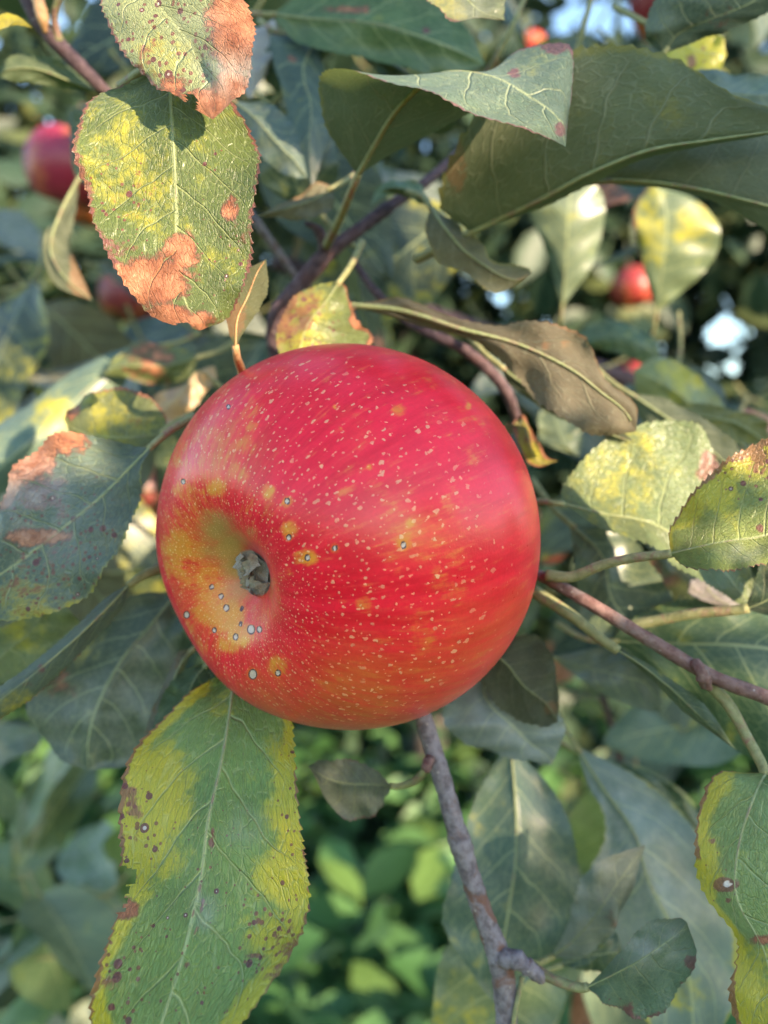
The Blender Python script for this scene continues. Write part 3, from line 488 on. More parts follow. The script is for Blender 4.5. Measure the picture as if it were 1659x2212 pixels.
leaf(st((1320, 1385, 20.2), (1375, 1330, 20, 1400, 1388, 19.8, 1420, 1460, 19.8), (1465, 1297, 19.7, 1490, 1390, 19.4, 1510, 1540, 19.4), (1570, 1297, 19.4, 1590, 1392, 19, 1600, 1625, 19), (1680, 1340, 19.2, 1710, 1410, 18.8, 1710, 1650, 18.8), (1850, 1480, 19)), (0.045, 0.085, 0.04), label='large dark green leaf behind the reddish twig at right', cup=.06)
leaf(st((1610, 1316, 16.9), (1625, 1270, 16.8, 1650, 1300, 16.7, 1660, 1330, 16.7), (1660, 1190, 16.7, 1720, 1260, 16.5, 1730, 1330, 16.5), (1760, 1180, 16.6, 1800, 1230, 16.4, 1800, 1290, 16.4), (1900, 1200, 16.4)), DRK, pet=[(1590, 1318, 17), (1500, 1325, 17.4), (1420, 1340, 17.8), (1360, 1352, 18)], pr=.0012, nu=70, label='dark leaf entering at the right border on a long pale stalk')
leaf(st((1655, 1668, 15.2), (1545, 1672, 15.0, 1630, 1718, 14.8, 1725, 1700, 14.9), (1500, 1800, 14.7, 1597, 1822, 14.5, 1765, 1800, 14.5), (1518, 1925, 14.5, 1590, 1936, 14.3, 1775, 1920, 14.3), (1592, 2035, 14.3, 1650, 2055, 14.1, 1785, 2040, 14.1), (1578, 2160, 14.1, 1670, 2180, 14.0, 1795, 2160, 14.0), (1640, 2340, 14.0)), (0.145, 0.22, 0.07), cup=-.05, teeth=30, label='green leaf with yellow and red scalloped margin, bottom right border',
     marks=[('ey', .38, .95, -1), ('ep', .08, .9, -1, 0, .35), ('ep', .1, 1, -1, .6, 1), ('p', 1568, 1912, 26, .9, 14), ('o', 1571, 1910, 9, 1, 7), ('p', 1572, 1945, 6, .9), ('p', 1538, 1815, 7, .9), ('s', 1560, 1900, 90, .35), ('y', 1620, 2180, 80, .8, 80), ('b', 1640, 2030, 30, .6, 14), ('y', 1600, 2080, 50, .6)], pet=[(1645, 1650, 15.4), (1612, 1590, 15.8), (1572, 1520, 16.1), (1520, 1465, 16.4)], pr=.0011)
leaf(st((1267, 2133, 15.7), (1310, 2088, 15.5, 1320, 2108, 15.4, 1308, 2165, 15.5), (1350, 2043, 15.3, 1372, 2080, 15.1, 1380, 2205, 15.4), (1402, 1990, 15.2, 1430, 2042, 15.0, 1462, 2150, 15.3), (1465, 1982, 15.2, 1472, 2010, 15.1, 1504, 2060, 15.2), (1484, 1992, 15.1)), (0.12, 0.18, 0.11), cup=-.1, label='small dusty green leaf on a short spur, bottom right', marks=[('w', 1400, 2040, 80, .8, 50), ('p', 1493, 2080, 14, .9), ('p', 1355, 2180, 16, .7), ('S', .2), ('ep', .03, .6)], pet=[(1255, 2134, 15.8), (1220, 2125, 16), (1175, 2105, 16.3), (1140, 2082, 16.5)], pr=.001)
leaf(st((1190, 2068, 19), (1225, 2000, 18.8, 1235, 2035, 18.7, 1260, 2065, 18.7), (1240, 1940, 18.6, 1285, 1980, 18.4, 1320, 2020, 18.5), (1290, 1860, 18.4, 1340, 1900, 18.2, 1340, 1980, 18.4), (1395, 1825, 18.3)), (0.18, 0.215, 0.17), label='dusty folded leaf with pale midrib rising from the spur', marks=[('w', 1270, 1970, 60, .7), ('b', 1320, 1980, 25, .4, 30), ('W', .3)], pet=[(1165, 2080, 18.8), (1130, 2078, 17.2)], nu=90)
leaf(st((1200, 2090, 19.6), (1260, 2030, 19.6, 1250, 2070, 19.5, 1230, 2090, 19.5), (1320, 2010, 19.5, 1310, 2060, 19.3, 1280, 2100, 19.4), (1340, 2030, 19.4, 1335, 2060, 19.3, 1320, 2095, 19.4), (1345, 2075, 19.4)), DRK, nu=50, label='dark little leaf behind the spur')
leaf(st((1245, 1612, 22), (1268, 1690, 21.6, 1305, 1705, 21.3, 1380, 1678, 21.6), (1308, 1790, 21.2, 1370, 1800, 20.8, 1482, 1765, 21.2), (1262, 1900, 20.8, 1400, 1900, 20.5, 1550, 1895, 20.9), (1238, 2005, 20.5, 1450, 2000, 20.3, 1592, 2030, 20.6), (1330, 2130, 20.4, 1490, 2110, 20.2, 1588, 2150, 20.4), (1500, 2320, 20.3)), (0.125, 0.175, 0.145), label='large grey green bloomy leaf at lower right', marks=[('w', 1300, 1820, 90, .7, 130), ('S', .12), ('w', 1420, 1900, 150, .3), ('o', 1372, 1936, 6), ('ey', .03, .6), ('y', 1490, 2150, 40, .4)], nu=100, cup=.08)
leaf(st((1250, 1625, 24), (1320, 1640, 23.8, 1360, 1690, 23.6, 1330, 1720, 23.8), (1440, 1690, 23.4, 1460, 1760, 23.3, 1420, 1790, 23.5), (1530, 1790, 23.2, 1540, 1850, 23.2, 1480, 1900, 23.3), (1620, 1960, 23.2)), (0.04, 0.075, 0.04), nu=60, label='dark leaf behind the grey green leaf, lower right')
leaf(st((1102, 1600, 21.5), (1030, 1715, 21.2, 1112, 1715, 20.8, 1205, 1722, 21.2), (990, 1850, 20.8, 1114, 1850, 20.4, 1250, 1865, 20.8), (955, 1985, 20.4, 1098, 1970, 20.2, 1252, 1990, 20.6), (1010, 2090, 20.3, 1080, 2080, 20.2, 1180, 2090, 20.4), (1070, 2170, 20.3)), (0.06, 0.105, 0.072), label='broad dark green leaf hanging behind the lower branch', marks=[('S', .12), ('W', .1)], nu=90, pet=[(1098, 1580, 21.5), (1090, 1560, 21.5)], cup=.08)
leaf(st((1100, 1960, 22.6), (970, 2040, 22.4, 1080, 2060, 22.2, 1215, 2040, 22.4), (935, 2150, 22.2, 1080, 2150, 22, 1225, 2140, 22.2), (940, 2260, 22, 1070, 2250, 22, 1170, 2250, 22), (1040, 2380, 22)), (0.10, 0.145, 0.07), label='lighter green leaf at the bottom border behind the lower branch', marks=[('y', 1000, 2170, 80, .35), ('S', .1)], nu=70)
leaf(st((1045, 1430, 19.6), (955, 1535, 19.4, 1050, 1510, 19.2, 1150, 1465, 19.4), (1000, 1603, 19.2, 1110, 1570, 19.0, 1205, 1540, 19.2), (1080, 1630, 19.1, 1150, 1610, 19.0, 1222, 1575, 19.1), (1150, 1652, 19.1, 1180, 1630, 19.0, 1212, 1608, 19.1), (1192, 1652, 19.1)), (0.15, 0.18, 0.16), label='pale grey leaf with bitten end below the apple, right', marks=[('W', .3), ('X', 1130, 1660, 50, 14)], nu=80, cup=-.12)
leaf(st((1030, 1400, 18.9), (1040, 1470, 18.8, 1090, 1430, 18.6, 1150, 1370, 18.8), (1090, 1540, 18.7, 1130, 1480, 18.5, 1195, 1420, 18.6), (1170, 1570, 18.6, 1180, 1520, 18.5, 1205, 1480, 18.6), (1205, 1560, 18.6)), (0.055, 0.055, 0.035), face='under', nu=60, label='dark brownish leaf in shade below right of the apple', marks=[('b', 1190, 1530, 20, .6)])
leaf(st((845, 1698, 17.6), (812, 1664, 17.4, 800, 1694, 17.2, 826, 1737, 17.4), (752, 1640, 17.2, 748, 1692, 17.0, 792, 1772, 17.3), (692, 1642, 17.1, 705, 1680, 17.0, 732, 1758, 17.2), (666, 1656, 17.1)), (0.115, 0.135, 0.095), label='small grey green leaf below the apple on a short stalk', marks=[('ep', .06, .6), ('b', 800, 1760, 40, .3), ('p', 770, 1770, 30, .5, 12), ('W', .15)], pet=[(860, 1699, 17.6), (895, 1688, 17.4), (928, 1655, 17)], nu=80)
leaf(st((1330, 1402, 16.9), (1385, 1425, 16.8, 1390, 1440, 16.6, 1375, 1440, 16.8), (1450, 1468, 16.7, 1452, 1490, 16.5, 1420, 1480, 16.7), (1520, 1520, 16.5, 1515, 1550, 16.4, 1480, 1540, 16.6), (1590, 1620, 16.5)), (0.085, 0.13, 0.06), label='narrow green leaf seen edge on beneath the reddish twig', pet=[(1300, 1382, 17), (1235, 1330, 17.2), (1150, 1275, 17.6)], pr=.0012, nu=80)
leaf(st((1190, 1420, 22), (1290, 1400, 21.6, 1260, 1440, 21.6, 1230, 1450, 21.8), (1370, 1410, 21.2, 1340, 1460, 21.1, 1300, 1500, 21.3), (1420, 1450, 21, 1400, 1480, 21, 1380, 1530, 21.1), (1430, 1540, 21)), (0.12, 0.15, 0.12), nu=60, label='pale grey green leaf between the reddish twig and the weeds')
leaf(st((1230, 1130, 21), (1240, 1200, 20.8, 1300, 1200, 20.6, 1350, 1150, 20.8), (1250, 1300, 20.6, 1320, 1290, 20.4, 1420, 1240, 20.6), (1290, 1390, 20.4, 1370, 1360, 20.3, 1460, 1310, 20.4), (1420, 1410, 20.4)), (0.065, 0.095, 0.06), nu=60, label='dark leaf behind the stalks right of the apple')
leaf(st((1560, 1240, 19.5), (1490, 1255, 19.3, 1530, 1270, 19.2, 1590, 1240, 19.3), (1500, 1290, 19.1, 1560, 1300, 19, 1620, 1270, 19.1), (1620, 1325, 19)), (0.25, 0.22, 0.22), nu=40, marks=[('W', .4)], label='pale pinkish leaf flap below the right leaf')

# ---- upper right, a hand's breadth farther
leaf(st((1214, 665, 30), (1185, 560, 29.6, 1222, 570, 29.3, 1285, 560, 29.5), (1142, 445, 29, 1228, 470, 28.7, 1306, 445, 29), (1175, 405, 28.8, 1232, 420, 28.6, 1290, 405, 28.8), (1235, 388, 28.7)), (0.12, 0.16, 0.10), label='blurred leaf standing upright, top half pale, right of centre', marks=[('y', 1230, 430, 70, .3, 40)], nu=50, nv=6)
leaf(st((1418, 675, 30), (1385, 560, 29.4, 1430, 580, 29.3, 1510, 600, 29.5), (1368, 460, 29, 1440, 480, 28.8, 1555, 520, 29), (1400, 405, 28.8, 1430, 420, 28.7, 1520, 440, 28.8), (1420, 400, 28.8)), (0.11, 0.15, 0.08), label='blurred heart shaped green and yellow leaf, upper right', marks=[('y', 1390, 480, 50, .5, 100), ('y', 1500, 480, 60, .5, 60), ('ep', .1, .8, -1), ('p', 1500, 450, 30, .4)], nu=50, nv=6)
leaf(st((1235, 740, 29), (1290, 690, 28.8, 1300, 720, 28.4, 1270, 745, 28.6), (1360, 700, 28.4, 1370, 735, 28, 1340, 765, 28.3), (1420, 740, 28, 1420, 765, 28, 1395, 790, 28.1), (1425, 790, 28)), (0.075, 0.12, 0.06), nu=50, nv=6, label='blurred drooping green leaf left of the white sky gap')
leaf(st((1600, 960, 25), (1560, 870, 25, 1540, 915, 24.8, 1560, 965, 25), (1480, 790, 25, 1450, 840, 24.6, 1460, 900, 24.9), (1420, 770, 25, 1400, 810, 24.8, 1380, 850, 25), (1370, 800, 25)), (0.17, 0.2, 0.08), nu=50, nv=6, marks=[('y', 1480, 800, 60, .6)], label='blurred pale yellow green leaf below the white sky gap')
leaf(st((1660, 960, 23.4), (1650, 905, 23.2, 1590, 915, 23, 1600, 960, 23.2), (1560, 880, 23.0, 1520, 900, 22.8, 1540, 950, 23), (1500, 870, 23, 1480, 895, 22.9, 1500, 930, 23), (1440, 880, 23)), (0.15, 0.16, 0.03), nu=50, nv=6, face='under', marks=[('Y', .4), ('p', 1605, 905, 14, .6)], label='olive yellow leaf tip near the right border')
leaf(st((1360, 850, 21.4), (1430, 860, 21.2, 1420, 890, 21, 1400, 930, 21.2), (1530, 910, 20.8, 1510, 950, 20.7, 1480, 990, 20.9), (1620, 990, 20.6, 1590, 1020, 20.6, 1560, 1040, 20.7), (1660, 1060, 20.6)), (0.07, 0.09, 0.05), nu=60, nv=6, face='under', label='dark green underside of a leaf behind the sunlit right leaf')
leaf(st((1330, 860, 26), (1360, 830, 25.8, 1400, 850, 25.6, 1430, 880, 25.8), (1430, 830, 25.4, 1450, 860, 25.3, 1470, 900, 25.4), (1500, 880, 25.3, 1490, 900, 25.2, 1490, 940, 25.3), (1520, 960, 25.3)), (0.14, 0.18, 0.14), nu=40, nv=6, label='blurred pale grey green leaf, right')
leaf(st((1180, 880, 25), (1160, 900, 24.8, 1200, 910, 24.6, 1250, 890, 24.8), (1180, 960, 24.4, 1220, 960, 24.2, 1260, 930, 24.4), (1250, 985, 24.2)), (0.16, 0.19, 0.1), nu=40, nv=6, label='blurred pale leaf behind the long brownish leaf')
# ---- upper left, behind
leaf(st((215, 200, 21), (160, 150, 20.8, 150, 175, 20.6, 140, 190, 20.8), (80, 115, 20.5, 80, 150, 20.3, 60, 180, 20.5), (20, 125, 20.3, 20, 150, 20.2, 10, 170, 20.3), (-10, 165, 20.3)), (0.06, 0.11, 0.035), nu=60, face='under', label='dark green curled leaf at the left border under the branch')
leaf(st((170, 385, 24), (150, 420, 23.6, 130, 460, 23.4, 165, 450, 23.6), (95, 520, 23, 110, 540, 22.8, 150, 520, 23), (115, 610, 22.6, 140, 600, 22.6, 165, 570, 22.8), (200, 650, 22.6)), (0.075, 0.085, 0.04), nu=60, face='under', marks=[('b', 180, 600, 30, .9, 60), ('b', 160, 560, 20, .7)], label='olive leaf with rust brown tip left of the yellow leaf')
leaf(st((-40, 60, 16.5), (0, 30, 16.6, 10, 60, 16.6, -10, 70, 16.6), (40, 35, 16.8, 40, 45, 16.8, 30, 55, 16.8), (70, 60, 17)), (0.28, 0.24, 0.06), nu=40, marks=[('Y', .6)], label='thin yellow leaf edge at the top left corner')
leaf(st((200, 240, 26), (150, 235, 25.8, 170, 270, 25.6, 210, 290, 25.8), (152, 300, 25.4, 170, 330, 25.2, 200, 330, 25.4), (158, 370, 25, 175, 370, 25, 195, 380, 25.2), (180, 400, 25)), (0.06, 0.08, 0.035), nu=50, label='dark leaf in front of the hanging pink apple')
leaf(st((430, 770, 26), (380, 750, 26, 360, 790, 25.6, 400, 820, 26), (300, 740, 26, 290, 790, 25.4, 320, 830, 26), (250, 770, 25.8, 250, 795, 25.6, 270, 815, 25.8), (220, 810, 25.8)), (0.10, 0.12, 0.04), nu=50, nv=6, marks=[('b', 330, 780, 60, .6), ('y', 400, 745, 50, .8, 14)], label='blurred tan and green leaf between apple and left foliage')
leaf(st((470, 830, 24), (460, 790, 24, 430, 800, 23.8, 450, 840, 24), (400, 830, 23.8, 390, 850, 23.6, 420, 880, 23.8), (330, 860, 23.6, 350, 890, 23.6, 390, 920, 23.8), (345, 930, 23.6)), (0.42, 0.25, 0.11), nu=40, nv=6, marks=[('B', .3), ('W', .3)], label='sunlit orange brown dry leaf left of the apple')
leaf(st((560, 100, 24), (500, 40, 23.8, 540, 60, 23.6, 590, 40, 23.8), (490, 130, 23.4, 545, 150, 23.2, 590, 120, 23.4), (540, 215, 23.2)), (0.28, 0.26, 0.25), nu=40, nv=6, marks=[('W', .6)], label='blurred pale lilac leaf right of the rusty tip')

# ------------------------------------------------------------------ branches of the tree
def branch(pts, rad, mat, label=None, knob=.04, seed=0, nseg=14, sub=14, name='branch', parent=None):
    P = [at(*p) for p in pts]; V, F = tube(P, np.array(rad)/1000., nseg, sub, knob, seed)
    o = mesh_obj(name, V, F, mat, parent or TREE, P[0])
    if label: o['label'] = label
    return o
b = branch([(905, 1500, 17.6), (918, 1560, 17.2), (950, 1665, 16.9), (985, 1790, 16.8), (1035, 1950, 16.7), (1080, 2075, 16.6), (1092, 2150, 16.6), (1094, 2212, 16.6), (1090, 2330, 16.6)], [2.0, 2.0, 2.15, 2.2, 2.3, 2.6, 2.45, 2.4, 2.4], BARK_GREY, 'grey lilac branch running down below the apple', .05, 3)
branch([(1078, 2072, 16.5), (1112, 2072, 16.3), (1135, 2085, 16.2), (1160, 2105, 16.2), (1172, 2118, 16.3)], [2.1, 2.0, 1.7, 1.6, .8], BARK_GREY, None, .09, 5, name='spur', parent=b)
branch([(928, 1640, 16.7), (922, 1655, 16.5), (924, 1668, 16.4)], [1.2, 1.3, .6], BARK_RED, None, .08, 6, 8, 6, name='bud', parent=b)
branch([(1128, 2110, 16.6), (1120, 2150, 16.4), (1112, 2190, 16.3), (1105, 2260, 16.3)], [.55, .5, .5, .5], PETIOLE, None, .02, 6, 8, 8, name='twig', parent=b)
b = branch([(1080, 1225, 18.4), (1165, 1243, 17.2), (1255, 1292, 16.6), (1400, 1380, 16.3), (1540, 1462, 16.0), (1660, 1508, 15.8), (1820, 1580, 15.6)], [1.25, 1.3, 1.35, 1.45, 1.5, 1.55, 1.6], BARK_RED, 'reddish brown young twig running right from the apple', .03, 8)
branch([(1500, 1430, 16.0), (1515, 1452, 15.8), (1525, 1478, 15.9), (1535, 1490, 15.9)], [1.3, 1.4, 1.3, .5], BARK_RED, None, .08, 9, 8, 6, name='bud', parent=b)
branch([(1180, 1246, 17.0), (1205, 1246, 16.6), (1225, 1246, 16.3)], [1.3, 1.2, 1.0], BARK_RED, None, .06, 4, 8, 6, name='bud', parent=b)
b = branch([(-60, -160, 20), (50, -20, 20), (90, 55, 20), (150, 120, 20.2), (215, 185, 20.6), (260, 235, 21.5), (330, 330, 24)], [2.2, 2.1, 2.1, 1.9, 1.7, 1.5, 1.4], BARK_DARK, 'dark branch entering at the top left corner', .05, 11)
branch([(60, -60, 19.6), (82, 0, 19.5), (92, 40, 19.5), (98, 72, 19.7)], [1.5, 1.6, 1.5, .5], PETIOLE_TAN, None, .05, 12, 10, 8, name='shoot_stub', parent=b)
branch([(150, -60, 19.4), (125, 0, 19.6), (118, 40, 19.8), (128, 90, 20)], [.6, .8, .9, 1.1], PETIOLE, None, .03, 13, 8, 8, name='twig', parent=b)
b = branch([(1010, 310, 23.5), (930, 385, 22.6), (850, 440, 22), (770, 500, 21.6), (705, 550, 21.4), (640, 625, 21.3), (595, 680, 21.3), (590, 740, 21.6), (610, 830, 22)], [1.2, 1.4, 1.6, 1.8, 2.3, 2.3, 2.0, 2.1, 2.2], BARK_DARK, 'purple brown branch rising through the middle above the apple', .07, 15)
branch([(705, 550, 21.4), (690, 500, 21), (660, 480, 21)], [2.0, 1.4, .6], BARK_DARK, None, .08, 16, 8, 6, name='spur', parent=b)
b = branch([(760, 560, 22), (820, 640, 21.4), (900, 705, 21), (1010, 760, 20.6), (1090, 840, 21), (1120, 920, 22)], [1.0, 1.1, 1.3, 1.5, 1.6, 1.4], BARK_DARK, 'dim purplish branch behind the apple at right', .06, 18)
branch([(430, 330, 25), (545, 470, 25), (590, 530, 25.4), (640, 600, 26)], [1.6, 1.5, 1.4, 1.2], BARK_GREY, 'blurred grey twig right of the yellow leaf', .04, 19)
branch([(1290, -40, 24), (1265, 40, 24), (1245, 110, 24.4), (1200, 200, 25)], [.9, .9, .9, .9], PETIOLE, 'pale twig at the top right', .03, 20, 10, 8)
branch([(1140, -20, 22), (1105, 60, 22), (1070, 130, 22.4), (1040, 180, 23)], [.7, .8, 1.0, 1.2], PETIOLE, 'pale twig at the top right of centre', .03, 21, 10, 8)
branch([(1300, 1500, 36), (1330, 1600, 36), (1345, 1700, 37), (1350, 1850, 38)], [1.8, 1.8, 1.8, 1.8], BARK_DARK, 'blurred dark twig behind the lower right leaves', .03, 22)
# trunk and boughs that carry them
tx, ty = 0.85, 0.95
V, F = tube([(tx, ty, -.05), (tx+.03, ty+.02, .4), (tx-.01, ty+.03, .9), (tx+.04, ty, 1.5), (tx, ty+.05, 2.3)], [.075, .062, .055, .045, .02], 12, 6, .05, 2)
mesh_obj('trunk', V, F, BARK_OLD, TREE, (tx, ty, 0))
for k, (z0, ends) in enumerate([(1.0, (.16, .30, 1.30)), (1.2, (-.05, .36, 1.44)), (1.35, (.24, .40, 1.47)), (.85, (.08, .34, 1.12))]):
    V, F = tube([(tx, ty, z0), ((tx+ends[0])/2, (ty+ends[1])/2+.03, (z0+ends[2])/2+.03), ends], [.022, .012, .004], 8, 8, .05, k)
    mesh_obj('bough', V, F, BARK_DARK, TREE, (tx, ty, z0))

# ------------------------------------------------------------------ the leaves behind: clusters on twigs, each leaf its own object
VARIANTS = []
def variant(seed, masks):
    rg = np.random.default_rng(seed); nu, nv = 26, 4
    u = np.linspace(0, 1, nu+1); vs = np.linspace(-1, 1, 2*nv+1)
    w = .30*np.sin(np.pi*u**.85)**.75*(1-.25*u); fold = rg.uniform(-.1, .45); bend = rg.uniform(-.1, .7); tw = rg.uniform(-.7, .7)
    V = []
    for ui, wi in zip(u, w):
        a = bend*ui; c = np.array([0, math.sin(a)/max(bend, .05) if abs(bend) > .05 else ui, -(1-math.cos(a))/max(abs(bend), .05)])
        for v in vs:
            q = np.array([v*wi*math.cos(fold), 0, abs(v)*wi*math.sin(fold)+.02*math.sin(ui*14+v*3+seed)*abs(v)])
            t = tw*ui; V.append(c + np.array([q[0]*math.cos(t)-q[2]*math.sin(t), 0, q[0]*math.sin(t)+q[2]*math.cos(t)]))
    V = np.array(V); nw = 2*nv+1
    F = [(i*nw+j, i*nw+j+1, (i+1)*nw+j+1, (i+1)*nw+j) for i in range(nu) for j in range(nw-1)]
    me = bpy.data.meshes.new('leaf'); me.from_pydata((V*.075).tolist(), [], F); me.polygons.foreach_set('use_smooth', np.ones(len(F), bool)); me.materials.append(LEAF_FAR)
    uu = np.repeat(u, nw); vv = np.tile(vs, nu+1)
    uvl = me.uv_layers.new(name='UVMap'); li = np.empty(len(me.loops), np.int32); me.loops.foreach_get('vertex_index', li)
    uvl.data.foreach_set('uv', np.c_[uu[li], vv[li]*.5+.5].astype(np.float32).ravel())
    m1 = np.zeros((len(V), 3)); m2 = np.zeros((len(V), 3)); m2[:, 0] = .2
    if 'y' in masks: m1[:, 0] = smooth(.3, 1, abs(vv))*.35+.12
    if 'b' in masks: m1[:, 1] = smooth(.55, .85, uu)*.9
    if 'w' in masks: m2[:, 1] = .5
    attr(me, 'mask', m1); attr(me, 'maskb', m2)
    pv, pf = tube([(0, .001, 0), (0, -.008, -.001), (0, -.02, .003)], [.0007, .0007, .0009], 6, 4)
    pm = bpy.data.meshes.new('petiole'); pm.from_pydata(pv.tolist(), [], [tuple(f) for f in pf]); pm.materials.append(PETIOLE)
    return me, pm
VARIANTS = [variant(s, k) for s, k in [(1, ''), (2, ''), (3, 'y'), (4, ''), (5, 'b'), (6, 'w'), (7, ''), (8, 'y')]]
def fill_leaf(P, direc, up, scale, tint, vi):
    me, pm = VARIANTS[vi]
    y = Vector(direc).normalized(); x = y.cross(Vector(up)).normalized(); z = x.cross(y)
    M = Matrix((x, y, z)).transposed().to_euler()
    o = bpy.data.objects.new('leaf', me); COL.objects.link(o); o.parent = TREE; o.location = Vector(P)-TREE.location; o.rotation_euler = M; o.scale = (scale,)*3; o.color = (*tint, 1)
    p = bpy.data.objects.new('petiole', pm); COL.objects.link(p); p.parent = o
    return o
rr = random.Random(21)
def fill(n, x0, x1, y0, y1, d0, d1, tints, avoid=(), smin=.8, smax=1.25, vset=(0, 1, 3, 6, 2, 4, 5, 7), grow=1.0):
    made = 0; tries = 0
    while made < n and tries < n*8:
        tries += 1
        d = rr.uniform(d0, d1); x = rr.uniform(x0, x1); y = rr.uniform(y0, y1)
        if any(a <= x <= c and b_ <= y <= e for a, b_, c, e in avoid): continue
        r = .03*FPX/(d/100.)*grow
        P = at(x, y, d); a = rr.uniform(0, 6.283)
        dirv = (math.cos(a), rr.uniform(-.8, .3), math.sin(a)*.6-.55)
        tip = P + np.array(dirv)/np.linalg.norm(dirv)*.04; X, Y, Z = project(tip[None])
        if in_gap(X[0], Y[0], r*.9): continue
        upv = (rr.uniform(-.5, .5), rr.uniform(-1, .1), rr.uniform(.4, 1.2))
        k = rr.uniform(.75, 1.25); t = tints[rr.randrange(len(tints))]
        fill_leaf(P, dirv, upv, rr.uniform(smin, smax), tuple(c*k for c in t), vset[rr.randrange(len(vset))]); made += 1
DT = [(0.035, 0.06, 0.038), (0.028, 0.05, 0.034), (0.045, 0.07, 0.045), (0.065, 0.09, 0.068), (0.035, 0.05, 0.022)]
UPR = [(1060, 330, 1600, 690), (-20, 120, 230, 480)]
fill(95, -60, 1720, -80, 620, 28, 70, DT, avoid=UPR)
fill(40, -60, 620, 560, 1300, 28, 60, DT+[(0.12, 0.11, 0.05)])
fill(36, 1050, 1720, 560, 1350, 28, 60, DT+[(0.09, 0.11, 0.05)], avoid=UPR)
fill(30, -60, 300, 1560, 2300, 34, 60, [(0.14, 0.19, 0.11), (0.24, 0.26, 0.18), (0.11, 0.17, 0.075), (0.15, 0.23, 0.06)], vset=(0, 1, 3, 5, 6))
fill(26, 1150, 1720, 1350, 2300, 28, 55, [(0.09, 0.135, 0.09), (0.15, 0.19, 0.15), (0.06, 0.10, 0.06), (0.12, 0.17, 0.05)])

# ------------------------------------------------------------------ the apple
AP = at(740, 1160, 16.45); AR = 0.0409
AX = -.63*RIGHT - .245*UP - .74*FWD; AX /= np.linalg.norm(AX)          # calyx end
AU = np.cross(AX, UP); AU /= np.linalg.norm(AU); AW = np.cross(AX, AU)
def apple_surface(t, ph, R):
    s, c = np.sin(t), np.cos(t)
    r = R*np.abs(s)**.92*(1-.055*c-.02*c*c)
    z = R*.93*c
    z = z - R*.15*np.exp(-(r/(.21*R))**2)*(c > 0) - R*.21*np.exp(-(r/(.42*R))**2)*(c > 0) + R*.42*np.exp(-(r/(.22*R))**2)*(c <= 0)
    lob = np.exp(-(t/.85)**2); r = r*(1+.03*lob*np.cos(5*ph+.5)*np.minimum(1, t*3)+.012*np.cos(2*ph+1)*s+.008*np.cos(3*ph+2)*s)
    z = z*(1+.02*np.cos(ph-1)*s)
    return r, z
def apple_mesh(nt_, np_, R):
    t = np.linspace(.004, math.pi-.004, nt_+1); ph = np.arange(np_)/np_*2*math.pi
    Tt, Pp = np.meshgrid(t, ph, indexing='ij'); r, z = apple_surface(Tt, Pp, R)
    L = np.stack([r*np.cos(Pp), r*np.sin(Pp), z], -1).reshape(-1, 3)
    F = [(i*np_+j, (i+1)*np_+j, (i+1)*np_+(j+1) % np_, i*np_+(j+1) % np_) for i in range(nt_) for j in range(np_)]
    F.append(tuple(range(np_))); F.append(tuple(nt_*np_+j for j in range(np_))[::-1])
    return L, F, Tt.ravel(), Pp.ravel()
